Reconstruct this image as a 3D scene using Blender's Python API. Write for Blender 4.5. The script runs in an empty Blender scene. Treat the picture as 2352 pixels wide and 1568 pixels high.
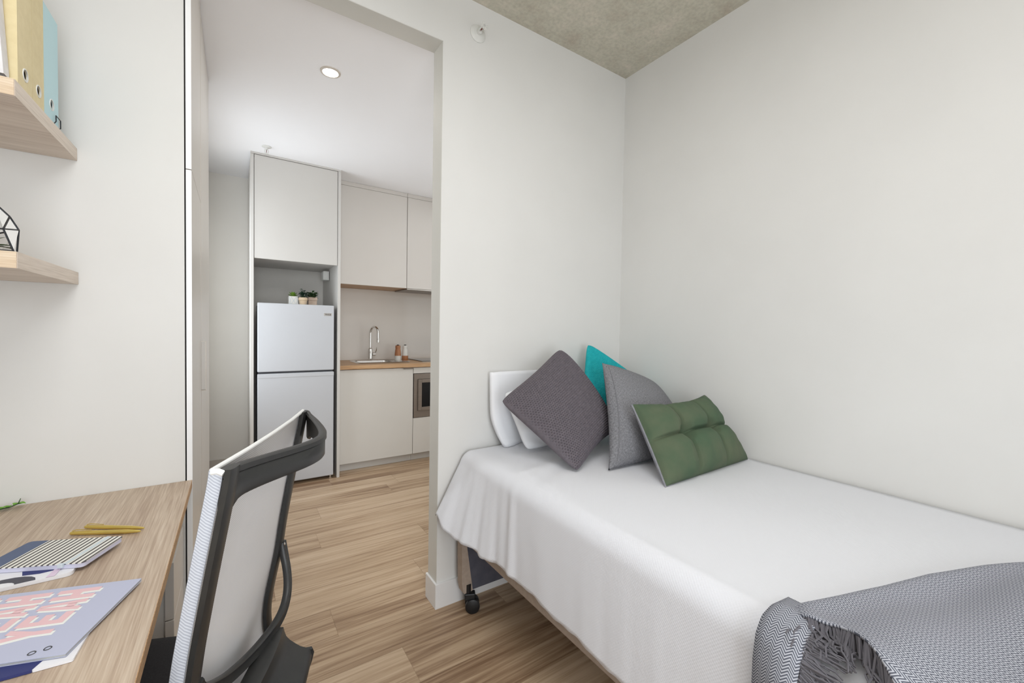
import bpy, bmesh, math, random
from mathutils import Vector, Matrix
random.seed(7)
SC = bpy.context.scene
COL = SC.collection
PI = math.pi

# ------------------------------------------------------------------ camera
yaw, pitch, roll, FPX = 0.587525, -0.02638, 0.016808, 954.957
EYE = Vector((0, 0, 1.23))
fw = Vector((math.sin(yaw)*math.cos(pitch), math.cos(yaw)*math.cos(pitch), math.sin(pitch)))
r0 = Vector((math.cos(yaw), -math.sin(yaw), 0)); u0 = r0.cross(fw)
rr = r0*math.cos(roll)+u0*math.sin(roll); uu = u0*math.cos(roll)-r0*math.sin(roll)
cd = bpy.data.cameras.new('camera'); cam = bpy.data.objects.new('camera', cd); COL.objects.link(cam)
cam.matrix_world = Matrix(((rr.x, uu.x, -fw.x, EYE.x), (rr.y, uu.y, -fw.y, EYE.y), (rr.z, uu.z, -fw.z, EYE.z), (0, 0, 0, 1)))
cd.sensor_width = 36; cd.sensor_fit = 'HORIZONTAL'; cd.lens = FPX/2352*36; cd.clip_start = 0.02
SC.camera = cam

# ------------------------------------------------------------------ world, light, exposure
SC.view_settings.view_transform = 'Standard'; SC.view_settings.look = 'None'
SC.view_settings.exposure = 0.3; SC.view_settings.gamma = 1.0; SC.view_settings.use_curve_mapping = False
w = bpy.data.worlds.new('world'); SC.world = w; w.use_nodes = True
w.node_tree.nodes['Background'].inputs[0].default_value = (0.80, 0.90, 1.0, 1)
w.node_tree.nodes['Background'].inputs[1].default_value = 1.6

def area(name, loc, rot, sx, sy, power, color=(1, 1, 1)):
    l = bpy.data.lights.new(name, 'AREA'); l.shape = 'RECTANGLE'; l.size = sx; l.size_y = sy
    l.energy = power; l.color = color
    o = bpy.data.objects.new(name, l); o.location = loc; o.rotation_euler = rot; COL.objects.link(o)
    return o
# daylight entering through the wide window behind the camera
area('window_daylight', (-0.12, -1.77, 1.25), (PI/2, 0, 0), 1.05, 1.9, 27, (0.93, 0.965, 1.0))
# unseen overhead fill, added to even out the bedroom light
area('bedroom_overhead_fill', (0.22, 0.16, 2.60), (0, 0, 0), 1.0, 1.2, 17.5, (0.985, 0.99, 1.0))
# kitchen ceiling lamps outside the view
for i, (x, y) in enumerate(((1.45, 2.26), (1.85, 3.2))):
    area('kitchen_ceiling_light', (x, y, 2.485), (0, 0, 0), 0.30, 0.30, 1.35, (0.98, 0.99, 1.0))
area('kitchen_downlight_beam', (0.395, 2.263, 2.488), (0, 0, 0), 0.07, 0.07, 1.3, (1.0, 0.975, 0.94))
area('kitchen_side_fill', (2.35, 2.5, 1.25), (PI/2, 0, PI/2), 1.4, 1.9, 6.6, (0.92, 0.965, 1.0))  # unseen side fill, added to brighten the kitchen from the right
# fill added at an invented, unseen window to light the kitchen recess
area('kitchen_left_fill', (-0.195, 3.30, 1.45), (PI/2, 0, -PI/2), 0.95, 1.5, 7.5, (0.93, 0.97, 1.0))

# ------------------------------------------------------------------ materials
MAT = {}
def newmat(name, color, rough=0.5, metal=0.0, spec=0.5):
    m = bpy.data.materials.new(name); m.use_nodes = True
    b = m.node_tree.nodes['Principled BSDF']
    b.inputs['Base Color'].default_value = (*color, 1); b.inputs['Roughness'].default_value = rough
    b.inputs['Metallic'].default_value = metal; b.inputs['Specular IOR Level'].default_value = spec
    MAT[name] = m
    return m, m.node_tree, b
def srgb(r, g, b):
    f = lambda c: (c/255/12.92) if c/255 <= 0.04045 else ((c/255+0.055)/1.055)**2.4
    return (f(r), f(g), f(b))
def N(nt, t, **kw):
    n = nt.nodes.new(t)
    for k, v in kw.items():
        if k == 'inp':
            for i, x in v.items(): n.inputs[i].default_value = x
        else: setattr(n, k, v)
    return n
def L(nt, a, ai, b, bi): nt.links.new(a.outputs[ai], b.inputs[bi])
def coords(nt, kind='Object', scale=(1, 1, 1)):
    t = N(nt, 'ShaderNodeTexCoord'); m = N(nt, 'ShaderNodeMapping'); m.inputs['Scale'].default_value = scale
    L(nt, t, kind, m, 'Vector'); return m
def bump(nt, b, src, out, strength, dist=0.002):
    bp = N(nt, 'ShaderNodeBump'); bp.inputs['Strength'].default_value = strength; bp.inputs['Distance'].default_value = dist
    L(nt, src, out, bp, 'Height'); L(nt, bp, 'Normal', b, 'Normal')
def mottled(name, c1, c2, scale=8, rough=0.6, metal=0, detail=6, bstr=0.0, stretch=(1, 1, 1), bscale=None, kind='Object', bd=0.002):
    m, nt, b = newmat(name, c1, rough, metal)
    mp = coords(nt, kind, stretch)
    n = N(nt, 'ShaderNodeTexNoise'); n.inputs['Scale'].default_value = scale; n.inputs['Detail'].default_value = detail
    L(nt, mp, 0, n, 'Vector')
    r = N(nt, 'ShaderNodeValToRGB'); r.color_ramp.elements[0].color = (*c1, 1); r.color_ramp.elements[1].color = (*c2, 1)
    r.color_ramp.elements[0].position = 0.35; r.color_ramp.elements[1].position = 0.65
    L(nt, n, 'Fac', r, 'Fac'); L(nt, r, 'Color', b, 'Base Color')
    if bstr:
        n2 = N(nt, 'ShaderNodeTexNoise'); n2.inputs['Scale'].default_value = bscale or scale; n2.inputs['Detail'].default_value = 4
        L(nt, mp, 0, n2, 'Vector'); bump(nt, b, n2, 'Fac', bstr, bd)
    return m
def wood(name, c1, c2, c3, axis=0, s=1.0, rough=0.45):
    m, nt, b = newmat(name, c1, rough)
    sc = [60*s]*3; sc[axis] = 2.2*s
    mp = coords(nt, 'Object', sc)
    n = N(nt, 'ShaderNodeTexNoise'); n.inputs['Scale'].default_value = 1.0; n.inputs['Detail'].default_value = 5; n.inputs['Distortion'].default_value = 0.6
    L(nt, mp, 0, n, 'Vector')
    sc2 = [10*s]*3; sc2[axis] = 0.8*s
    mp2 = coords(nt, 'Object', sc2)
    n2 = N(nt, 'ShaderNodeTexNoise'); n2.inputs['Scale'].default_value = 1.0; n2.inputs['Detail'].default_value = 3
    L(nt, mp2, 0, n2, 'Vector')
    sc3 = [330*s]*3; sc3[axis] = 9*s
    mp3 = coords(nt, 'Object', sc3)
    n3 = N(nt, 'ShaderNodeTexNoise'); n3.inputs['Scale'].default_value = 1.0; n3.inputs['Detail'].default_value = 2
    L(nt, mp3, 0, n3, 'Vector')
    a = N(nt, 'ShaderNodeMath', operation='ADD'); L(nt, n, 'Fac', a, 0); L(nt, n2, 'Fac', a, 1)
    a2 = N(nt, 'ShaderNodeMath', operation='MULTIPLY_ADD'); L(nt, n3, 'Fac', a2, 0); a2.inputs[1].default_value = 1.6; L(nt, a, 0, a2, 2)
    d = N(nt, 'ShaderNodeMath', operation='DIVIDE'); L(nt, a2, 0, d, 0); d.inputs[1].default_value = 3.6
    r = N(nt, 'ShaderNodeValToRGB'); e = r.color_ramp.elements
    e[0].position = 0.38; e[0].color = (*c2, 1); e[1].position = 0.62; e[1].color = (*c3, 1)
    x = e.new(0.5); x.color = (*c1, 1)
    L(nt, d, 0, r, 'Fac'); L(nt, r, 'Color', b, 'Base Color')
    bump(nt, b, n3, 'Fac', 0.12, 0.001)
    return m

mottled('wall_paint', srgb(225, 224, 221), srgb(228, 227, 224), 3, 0.75, bstr=0.03, bscale=180)
mottled('kitchen_wall_paint', srgb(240, 237, 231), srgb(243, 240, 234), 3, 0.7)
mottled('jamb_paint', srgb(214, 213, 207), srgb(218, 217, 211), 3, 0.6)
mottled('white_ceiling', srgb(250, 250, 252), srgb(252, 252, 254), 3, 0.8)
mottled('trim_white', srgb(232, 231, 230), srgb(236, 235, 234), 3, 0.4)
m, nt, b = newmat('concrete', (0.3, 0.3, 0.27), 0.85)
mp = coords(nt)
n = N(nt, 'ShaderNodeTexNoise', inp={'Scale': 5.0, 'Detail': 9.0, 'Roughness': 0.72}); L(nt, mp, 0, n, 'Vector')
r = N(nt, 'ShaderNodeValToRGB'); e = r.color_ramp.elements
e[0].position = 0.3; e[0].color = (*srgb(190, 180, 164), 1); e[1].position = 0.72; e[1].color = (*srgb(222, 212, 198), 1)
x = e.new(0.5); x.color = (*srgb(204, 200, 184), 1)
L(nt, n, 'Fac', r, 'Fac')
n2 = N(nt, 'ShaderNodeTexNoise', inp={'Scale': 60.0, 'Detail': 4.0}); L(nt, mp, 0, n2, 'Vector')
r2 = N(nt, 'ShaderNodeValToRGB'); e = r2.color_ramp.elements; e[0].position = 0.3; e[0].color = (.78, .78, .78, 1); e[1].position = 0.6; e[1].color = (1, 1, 1, 1)
L(nt, n2, 'Fac', r2, 'Fac')
mx = N(nt, 'ShaderNodeMix', data_type='RGBA', blend_type='MULTIPLY'); mx.inputs['Factor'].default_value = 0.7
L(nt, r, 'Color', mx, 6); L(nt, r2, 'Color', mx, 7); L(nt, mx, 2, b, 'Base Color'); bump(nt, b, n2, 'Fac', 0.3, 0.003)

wood('desk_oak', srgb(190, 170, 149), srgb(170, 148, 128), srgb(208, 191, 171), axis=1)
wood('shelf_oak', srgb(212, 197, 182), srgb(194, 176, 160), srgb(226, 212, 198), axis=0, s=0.9)
wood('shelf_front_oak', srgb(212, 197, 182), srgb(196, 179, 163), srgb(226, 212, 198), axis=1, s=0.9)
wood('edge_oak', srgb(206, 176, 140), srgb(186, 152, 116), srgb(224, 198, 164), axis=1)
wood('shelf_end_oak', srgb(216, 194, 166), srgb(198, 170, 138), srgb(226, 208, 184), axis=0, s=1.4)
wood('bench_oak', srgb(190, 152, 112), srgb(168, 128, 90), srgb(206, 170, 130), axis=0)
mottled('cabinet_beige', srgb(204, 201, 196), srgb(207, 204, 199), 2, 0.42)
mottled('cabinet_taupe', srgb(218, 213, 207), srgb(221, 216, 210), 2, 0.42)
mottled('cabinet_white', srgb(214, 211, 205), srgb(217, 214, 208), 2, 0.45)
mottled('wardrobe_beige', srgb(208, 202, 194), srgb(212, 206, 198), 2, 0.35)
mottled('strip_white', srgb(246, 246, 247), srgb(250, 250, 250), 2, 0.4)
mottled('splashback', srgb(228, 222, 215), srgb(231, 225, 218), 2, 0.08)
mottled('fridge_white', srgb(194, 196, 200), srgb(197, 199, 203), 2, 0.3)
newmat('gap_dark', srgb(45, 42, 42), 0.8)
newmat('seal_grey', srgb(70, 70, 74), 0.7)
mottled('steel', (0.62, 0.60, 0.57), (0.70, 0.68, 0.65), 3, 0.22, metal=1, stretch=(1, 40, 40))
newmat('chrome', (0.75, 0.74, 0.72), 0.08, 1.0)
mottled('bronze_steel', srgb(126, 115, 105), srgb(131, 120, 110), 3, 0.35, metal=0.35, stretch=(1, 40, 40))
newmat('black_glass', (0.008, 0.008, 0.009), 0.08, spec=0.25)
mottled('black_plastic', srgb(46, 46, 46), srgb(50, 50, 49), 40, 0.38, bstr=0.1, bscale=900, bd=0.0003)
newmat('black_rubber', srgb(24, 24, 26), 0.45)
mottled('brass', (0.78, 0.60, 0.16), (0.84, 0.66, 0.20), 20, 0.32, metal=0.85)
newmat('lead_black', srgb(40, 42, 46), 0.45, 0.4)
m, nt, b = newmat('glass_pane', (1, 1, 1), 0.02); b.inputs['Transmission Weight'].default_value = 1.0; b.inputs['IOR'].default_value = 1.15
m, nt, b = newmat('lamp_glow', (1, 1, 1), 0.5); b.inputs['Emission Color'].default_value = (1, 0.97, 0.9, 1); b.inputs['Emission Strength'].default_value = 9.0
newmat('lamp_ring', srgb(214, 206, 196), 0.4, 0.2)
newmat('sprinkler_white', srgb(226, 226, 222), 0.3)
newmat('bulb_red', srgb(120, 60, 50), 0.2)
newmat('leaf_green', srgb(62, 92, 52), 0.5); newmat('leaf_light', srgb(112, 150, 50), 0.5); newmat('leaf_blue', srgb(52, 78, 62), 0.5); newmat('leaf_vine', srgb(110, 170, 40), 0.45)
newmat('soil', srgb(96, 70, 50), 0.95)
mottled('terracotta_beige', srgb(206, 184, 154), srgb(214, 192, 164), 20, 0.8)
mottled('terracotta_taupe', srgb(196, 174, 156), srgb(204, 184, 166), 20, 0.8)
newmat('pebble', srgb(190, 150, 110), 0.8)
newmat('ceramic_white', srgb(232, 230, 224), 0.3); wood('shaker_wood', srgb(176, 118, 80), srgb(156, 100, 66), srgb(190, 134, 94), axis=2, s=2)
newmat('binder_blue', srgb(190, 222, 228), 0.55); mottled('binder_yellow', srgb(220, 203, 158), srgb(226, 210, 166), 60, 0.6)
mottled('binder_white', srgb(228, 226, 226), srgb(215, 212, 212), 30, 0.6)
newmat('hole_shade', srgb(48, 40, 40), 0.6)
newmat('paper_white', srgb(236, 236, 240), 0.6); newmat('navy_print', srgb(44, 52, 110), 0.5); newmat('slate_print', srgb(84, 98, 128), 0.55)
newmat('charcoal_print', srgb(74, 74, 84), 0.55); newmat('lilac_edge', srgb(208, 208, 228), 0.6); newmat('pink_ribbon', srgb(226, 206, 226), 0.5)
newmat('booklet_lilac', srgb(188, 192, 214), 0.55); newmat('letter_pink', srgb(232, 194, 198), 0.55); newmat('letter_white', srgb(236, 238, 234), 0.55)
newmat('grey_pages', srgb(176, 178, 180), 0.6); newmat('elastic_grey', srgb(206, 216, 222), 0.5)
# stripes for the notebook cover (UV u in stripes)
m, nt, b = newmat('striped_cover', (1, 1, 1), 0.55)
t = N(nt, 'ShaderNodeTexCoord'); s = N(nt, 'ShaderNodeSeparateXYZ'); L(nt, t, 'UV', s, 0)
fr = N(nt, 'ShaderNodeMath', operation='FRACT'); L(nt, s, 'X', fr, 0)
gt = N(nt, 'ShaderNodeMath', operation='GREATER_THAN'); L(nt, fr, 0, gt, 0); gt.inputs[1].default_value = 0.58
mx = N(nt, 'ShaderNodeMix', data_type='RGBA'); L(nt, gt, 0, mx, 'Factor')
mx.inputs[6].default_value = (*srgb(236, 234, 226), 1); mx.inputs[7].default_value = (*srgb(74, 70, 72), 1); L(nt, mx, 2, b, 'Base Color')
# bedding
m, nt, b = newmat('white_coverlet', srgb(228, 229, 234), 0.85, spec=0.2)
b.inputs['Sheen Weight'].default_value = 0.15
t = N(nt, 'ShaderNodeTexCoord'); s = N(nt, 'ShaderNodeSeparateXYZ'); L(nt, t, 'UV', s, 0)
def sinw(nt, src, out, k):
    a = N(nt, 'ShaderNodeMath', operation='MULTIPLY'); L(nt, src, out, a, 0); a.inputs[1].default_value = k
    q = N(nt, 'ShaderNodeMath', operation='SINE'); L(nt, a, 0, q, 0); return q
sx = sinw(nt, s, 'X', 2*PI/0.008); sy = sinw(nt, s, 'Y', 2*PI/0.008)
mu = N(nt, 'ShaderNodeMath', operation='MULTIPLY'); L(nt, sx, 0, mu, 0); L(nt, sy, 0, mu, 1)
bump(nt, b, mu, 0, 0.16, 0.0012)
mottled('white_pillowcase', srgb(244, 245, 248), srgb(247, 248, 251), 6, 0.85, bstr=0.15, bscale=14, bd=0.01)
# herringbone throw
m, nt, b = newmat('herringbone', (0.5, 0.5, 0.5), 0.9, spec=0.1)
t = N(nt, 'ShaderNodeTexCoord'); s = N(nt, 'ShaderNodeSeparateXYZ'); L(nt, t, 'UV', s, 0)
def math2(nt, op, a, b_, ao=0, bo=0):
    q = N(nt, 'ShaderNodeMath', operation=op)
    if isinstance(a, (int, float)): q.inputs[0].default_value = a
    else: L(nt, a, ao, q, 0)
    if b_ is not None:
        if isinstance(b_, (int, float)): q.inputs[1].default_value = b_
        else: L(nt, b_, bo, q, 1)
    return q
cu = math2(nt, 'MULTIPLY', s, 1/0.017, 'X'); tri = math2(nt, 'PINGPONG', cu, 0.5)
vv = math2(nt, 'MULTIPLY', s, 1/0.0054, 'Y'); sh = math2(nt, 'MULTIPLY', tri, 3.4)
su = math2(nt, 'ADD', vv, sh); fr = math2(nt, 'FRACT', su, None)
gt = math2(nt, 'GREATER_THAN', fr, 0.52)
mx = N(nt, 'ShaderNodeMix', data_type='RGBA'); L(nt, gt, 0, mx, 'Factor')
mx.inputs[6].default_value = (*srgb(186, 188, 196), 1); mx.inputs[7].default_value = (*srgb(92, 95, 106), 1); L(nt, mx, 2, b, 'Base Color')
bump(nt, b, gt, 0, 0.4, 0.001)
newmat('fringe_grey', srgb(104, 102, 108), 0.9)
mottled('knit_grey', srgb(102, 96, 102), srgb(110, 103, 109), 60, 0.92, bstr=0.4, bscale=400)
mottled('knit_teal', srgb(20, 168, 176), srgb(34, 178, 184), 60, 0.9, bstr=0.4, bscale=400)
# linen
m, nt, b = newmat('linen_grey', (0.3, 0.3, 0.3), 0.92, spec=0.1)
mpa = coords(nt, 'UV', (700, 110, 1)); mpb = coords(nt, 'UV', (110, 700, 1))
na = N(nt, 'ShaderNodeTexNoise', inp={'Scale': 1.0, 'Detail': 3.0}); L(nt, mpa, 0, na, 'Vector')
nb = N(nt, 'ShaderNodeTexNoise', inp={'Scale': 1.0, 'Detail': 3.0}); L(nt, mpb, 0, nb, 'Vector')
ad = math2(nt, 'ADD', na, nb); dv = math2(nt, 'MULTIPLY', ad, 0.5)
r = N(nt, 'ShaderNodeValToRGB'); e = r.color_ramp.elements
e[0].position = 0.40; e[0].color = (*srgb(108, 108, 112), 1); e[1].position = 0.60; e[1].color = (*srgb(150, 150, 154), 1)
L(nt, dv, 0, r, 'Fac'); L(nt, r, 'Color', b, 'Base Color'); bump(nt, b, dv, 0, 0.4, 0.001)
mottled('green_felt', srgb(76, 97, 74), srgb(94, 104, 82), 8, 0.95, bstr=0.15, bscale=500)
mottled('felt_grey_back', srgb(138, 138, 146), srgb(150, 150, 156), 60, 0.95)
mottled('taupe_fabric', srgb(166, 150, 136), srgb(174, 158, 144), 60, 0.9, bstr=0.2, bscale=600)
mottled('navy_lining', srgb(78, 78, 88), srgb(88, 88, 98), 20, 0.9, bstr=0.3, bscale=40)
mottled('mattress_white', srgb(225, 225, 225), srgb(230, 230, 230), 20, 0.8)
mottled('curtain_white', srgb(235, 235, 235), srgb(238, 238, 238), 20, 0.8)
# chair mesh: see-through weave
def weave(name, c1, c2, period, a_lo, a_hi, diag=0.0):
    m, nt, b = newmat(name, c1, 0.8, spec=0.2)
    t = N(nt, 'ShaderNodeTexCoord'); s = N(nt, 'ShaderNodeSeparateXYZ'); L(nt, t, 'UV', s, 0)
    uu_ = math2(nt, 'MULTIPLY', s, diag, 'X'); vv = math2(nt, 'ADD', s, uu_, 'Y')
    q = math2(nt, 'MULTIPLY', vv, 1/period); f = math2(nt, 'PINGPONG', q, 0.5); f2 = math2(nt, 'MULTIPLY', f, 2.0)
    mx = N(nt, 'ShaderNodeMix', data_type='RGBA'); L(nt, f2, 0, mx, 'Factor')
    mx.inputs[6].default_value = (*c1, 1); mx.inputs[7].default_value = (*c2, 1); L(nt, mx, 2, b, 'Base Color')
    mr = N(nt, 'ShaderNodeMapRange'); mr.inputs[3].default_value = a_hi; mr.inputs[4].default_value = a_lo
    L(nt, f2, 0, mr, 0); L(nt, mr, 0, b, 'Alpha')
    return m
weave('chair_mesh', srgb(250, 251, 254), srgb(226, 226, 228), 0.0042, 0.88, 0.99)
weave('chair_mesh_side', srgb(224, 228, 236), srgb(172, 178, 192), 0.0046, 1.0, 1.0, diag=0.6)
newmat('white_piping', srgb(240, 240, 238), 0.5)
mottled('seat_black', srgb(42, 40, 42), srgb(50, 48, 50), 300, 0.95)
# vinyl planks (UV = metres along, 0..1 across; attribute 'tone' = plank tone)
m, nt, b = newmat('vinyl_plank', (0.4, 0.28, 0.2), 0.42)
t = N(nt, 'ShaderNodeTexCoord')
def streak(sx, sy, det, dist=0.0):
    mp = N(nt, 'ShaderNodeMapping'); mp.inputs['Scale'].default_value = (sx, sy, 1); L(nt, t, 'UV', mp, 'Vector')
    n = N(nt, 'ShaderNodeTexNoise', inp={'Scale': 1.0, 'Detail': det, 'Distortion': dist}); L(nt, mp, 0, n, 'Vector'); return n
s1 = streak(1.6, 7.5, 6, 1.2); s2 = streak(9, 52, 5, 0.8); s3 = streak(0.7, 2.6, 3, 0.8); s4 = streak(28, 160, 2)
at = N(nt, 'ShaderNodeAttribute', attribute_name='tone')
a = math2(nt, 'MULTIPLY', s1, 0.46); b2 = math2(nt, 'MULTIPLY', s2, 0.14); c2 = math2(nt, 'MULTIPLY', s3, 0.40)
s_ = math2(nt, 'ADD', a, b2); s_ = math2(nt, 'ADD', s_, c2); tn = N(nt, 'ShaderNodeMath', operation='MULTIPLY'); L(nt, at, 'Fac', tn, 0); tn.inputs[1].default_value = 0.14
s_ = math2(nt, 'ADD', s_, tn)
r = N(nt, 'ShaderNodeValToRGB'); e = r.color_ramp.elements
e[0].position = 0.44; e[0].color = (*srgb(134, 106, 81), 1); e[1].position = 0.70; e[1].color = (*srgb(204, 180, 152), 1)
x = e.new(0.52); x.color = (*srgb(166, 139, 111), 1); x = e.new(0.60); x.color = (*srgb(188, 162, 133), 1)
L(nt, s_, 0, r, 'Fac'); L(nt, r, 'Color', b, 'Base Color'); bump(nt, b, s2, 'Fac', 0.08, 0.001)
newmat('plank_gap', srgb(150, 124, 98), 0.7)

# ------------------------------------------------------------------ geometry helpers
ORG = {}
class B:
    def __init__(s): s.bm = bmesh.new(); s.uv = s.bm.loops.layers.uv.new('UVMap'); s.mi = 0
    def _f(s, vs):
        try: f = s.bm.faces.new(vs); f.material_index = s.mi; return f
        except ValueError: return None
    def box(s, x0, x1, y0, y1, z0, z1, bev=0.0, M=None):
        v = [s.bm.verts.new((x, y, z)) for z in (z0, z1) for y in (y0, y1) for x in (x0, x1)]
        fs = [s._f([v[i] for i in q]) for q in ((0, 2, 3, 1), (4, 5, 7, 6), (0, 1, 5, 4), (2, 6, 7, 3), (0, 4, 6, 2), (1, 3, 7, 5))]
        if bev:
            es = list({e for f in fs for e in f.edges})
            r = bmesh.ops.bevel(s.bm, geom=es+v, offset=bev, segments=2, affect='EDGES', profile=0.5)
            vv = {q for f in r['faces'] for q in f.verts} | {q for q in v if q.is_valid}
            for f in r['faces']: f.material_index = s.mi
            v = list(vv)
        if M: bmesh.ops.transform(s.bm, matrix=M, verts=v)
        return s
    def grid(s, P, closeu=False, closev=False, uvs=None, flip=False):
        n, m = len(P), len(P[0]); V = [[s.bm.verts.new(p) for p in row] for row in P]
        for i in range(n-(0 if closeu else 1)):
            for j in range(m-(0 if closev else 1)):
                a, b_, c, d = (i, j), ((i+1) % n, j), ((i+1) % n, (j+1) % m), (i, (j+1) % m)
                idx = (a, b_, c, d) if not flip else (d, c, b_, a)
                f = s._f([V[p][q] for p, q in idx])
                if f and uvs:
                    for lp, (p, q) in zip(f.loops, idx): lp[s.uv].uv = uvs[p][q]
        return V
    def tube(s, pts, rad, seg=10, cap=True, sx=1.0, up=None):
        pts = [Vector(p) for p in pts]; n = len(pts)
        if not isinstance(rad, (list, tuple)): rad = [rad]*n
        rows = []; prev = None
        for i, p in enumerate(pts):
            d = (pts[min(i+1, n-1)]-pts[max(i-1, 0)]).normalized()
            if prev is None:
                a = Vector(up) if up else (Vector((0, 0, 1)) if abs(d.z) < 0.9 else Vector((1, 0, 0)))
            else: a = prev
            a = (a-d*a.dot(d)).normalized(); prev = a; c = d.cross(a)
            rows.append([p+(a*math.cos(2*PI*k/seg)+c*math.sin(2*PI*k/seg)*sx)*rad[i] for k in range(seg)])
        V = s.grid(rows, closev=True)
        if cap: s._f(V[0][::-1]); s._f(V[-1])
        return s
    def lathe(s, prof, c=(0, 0, 0), seg=24, M=None):
        rows = [[(c[0]+r*math.cos(2*PI*k/seg), c[1]+r*math.sin(2*PI*k/seg), c[2]+z) for k in range(seg)] for r, z in prof]
        if M: rows = [[M @ Vector(p) for p in row] for row in rows]
        V = s.grid(rows, closev=True)
        s._f(V[0][::-1]); s._f(V[-1]); return s
    def prism(s, poly, z0, z1, M=None):
        lo = [Vector((x, y, z0)) for x, y in poly]; hi = [Vector((x, y, z1)) for x, y in poly]
        if M: lo = [M @ p for p in lo]; hi = [M @ p for p in hi]
        a = [s.bm.verts.new(p) for p in lo]; b_ = [s.bm.verts.new(p) for p in hi]; n = len(a)
        s._f(a[::-1]); s._f(b_)
        for i in range(n): s._f([a[i], a[(i+1) % n], b_[(i+1) % n], b_[i]])
        return s
def obj(name, bb, mats, parent=None, local=False, smooth=False, origin=None, ang=35):
    me = bpy.data.meshes.new(name); bm = bb.bm
    bmesh.ops.recalc_face_normals(bm, faces=bm.faces) if not getattr(bb, 'keepn', False) else None
    org = Vector((0, 0, 0))
    if not local:
        if parent is not None: org = ORG[parent.name]
        elif origin is not None: org = Vector(origin)
        else:
            xs = [v.co for v in bm.verts]
            org = Vector(((min(p.x for p in xs)+max(p.x for p in xs))/2, (min(p.y for p in xs)+max(p.y for p in xs))/2, min(p.z for p in xs)))
        bmesh.ops.translate(bm, verts=bm.verts, vec=-org)
    bm.to_mesh(me); bm.free()
    for m_ in (mats if isinstance(mats, (list, tuple)) else [mats]): me.materials.append(MAT[m_])
    if smooth:
        me.shade_smooth()
        if ang < 180: me.set_sharp_from_angle(angle=math.radians(ang))
    o = bpy.data.objects.new(name, me); COL.objects.link(o)
    if parent is not None: o.parent = parent; ORG[o.name] = org
    else: o.location = org; ORG[o.name] = org
    return o
def thing(name, label, cat, loc, group=None, rot=(0, 0, 0)):
    o = bpy.data.objects.new(name, None); COL.objects.link(o); o.empty_display_size = 0.05
    o.location = loc; o.rotation_euler = rot; o['label'] = label; o['category'] = cat
    if group: o['group'] = group
    ORG[o.name] = Vector(loc); return o
def tag(o, label, cat, group=None):
    o['label'] = label; o['category'] = cat
    if group: o['group'] = group
    return o
def struct(name, bb, m, label=None, **k):
    o = obj(name, bb, m, **k); o['kind'] = 'structure'
    if label: o['label'] = label
    return o
def interp(tab, x):
    if x <= tab[0][0]: return tab[0][1]
    for (a, p), (c, q) in zip(tab, tab[1:]):
        if x <= c: return p+(q-p)*(x-a)/(c-a)
    return tab[-1][1]
def sm(t): t = max(0, min(1, t)); return t*t*(3-2*t)

W = 1.675; RX = 1.870; LX = -0.72; JX = 0.7385; CZ = 2.687; KC = 2.50; KB = 4.29; YB = -1.8; T = 0.095; HZ = 2.458

# ------------------------------------------------------------------ structure
b = B(); tone = []
rows = [1.535+0.19*k for k in range(-18, 16)]
fixed = {1.345: 0.537, 1.725: 0.343, 1.915: 0.79, 2.865: 0.46, 2.105: 0.15, 1.535: -0.2}
tv = []
for y0 in rows:
    start = None
    for k, v in fixed.items():
        if abs(k-y0) < 0.01: start = v
    if start is None: start = random.uniform(0, 1.2)
    x = start-1.22*math.ceil((start+1.2)/1.22)
    while x < 2.6:
        a0, a1 = max(x, -1.2), min(x+1.22, 2.6)
        if a1 > a0+0.01:
            g = 0.0005; vs = [b.bm.verts.new((p, q, 0)) for p, q in ((a0+g, y0+g), (a1-g, y0+g), (a1-g, y0+0.19-g), (a0+g, y0+0.19-g))]
            f = b._f(vs); off = random.uniform(0, 40); tn_ = random.random()
            for lp, uvc in zip(f.loops, ((a0, 0), (a1, 0), (a1, 1), (a0, 1))): lp[b.uv].uv = (uvc[0]+off, uvc[1]*0.19*6+off)
            tv += [tn_]*4
        x += 1.22
n_pl = len(b.bm.verts)
b.mi = 1; b.box(-1.2, 2.6, rows[0], rows[-1]+0.19, -0.12, -0.0008)
b.keepn = False
fl = struct('floor', b, ['vinyl_plank', 'plank_gap'], origin=(0, 0, 0))
att = fl.data.attributes.new('tone', 'FLOAT', 'POINT')
for i, v in enumerate(tv): att.data[i].value = v

struct('wall_back', B().box(LX-0.1, -0.1335, W, W+T, 0, CZ).box(-0.1335, JX, W, W+T, HZ, CZ).box(JX, RX+0.1, W, W+T, 0, CZ), 'wall_paint')
struct('wall_right', B().box(RX, RX+0.1, YB-0.1, W, 0, CZ), 'wall_paint')
struct('wall_left', B().box(LX-0.1, LX, YB-0.1, W, 0, CZ), 'wall_paint')
struct('wall_front', B().box(LX, -0.68, YB-0.1, YB, 0, CZ).box(0.44, RX, YB-0.1, YB, 0, CZ).box(-0.68, 0.44, YB-0.1, YB, 0, 0.25).box(-0.68, 0.44, YB-0.1, YB, 2.25, CZ), 'wall_paint')
struct('ceiling', B().box(LX-0.1, RX+0.1, YB-0.1, W+T, CZ, CZ+0.1), 'concrete')
struct('ceiling_kitchen', B().box(-0.9, 2.5, W+T, KB+0.1, KC, KC+0.1), 'white_ceiling')
struct('wall_kitchen_back', B().box(-0.9, 2.5, KB, KB+0.1, 0, KC), 'kitchen_wall_paint')
struct('wall_kitchen_left', B().box(-0.30, -0.205, 2.745, 2.80, 0, KC).box(-0.30, -0.205, 3.80, KB, 0, KC).box(-0.30, -0.205, 2.80, 3.80, 0, 0.68).box(-0.30, -0.205, 2.80, 3.80, 2.22, KC), 'kitchen_wall_paint')
struct('wall_kitchen_right', B().box(2.4, 2.5, W+T, KB, 0, KC), 'kitchen_wall_paint')
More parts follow.
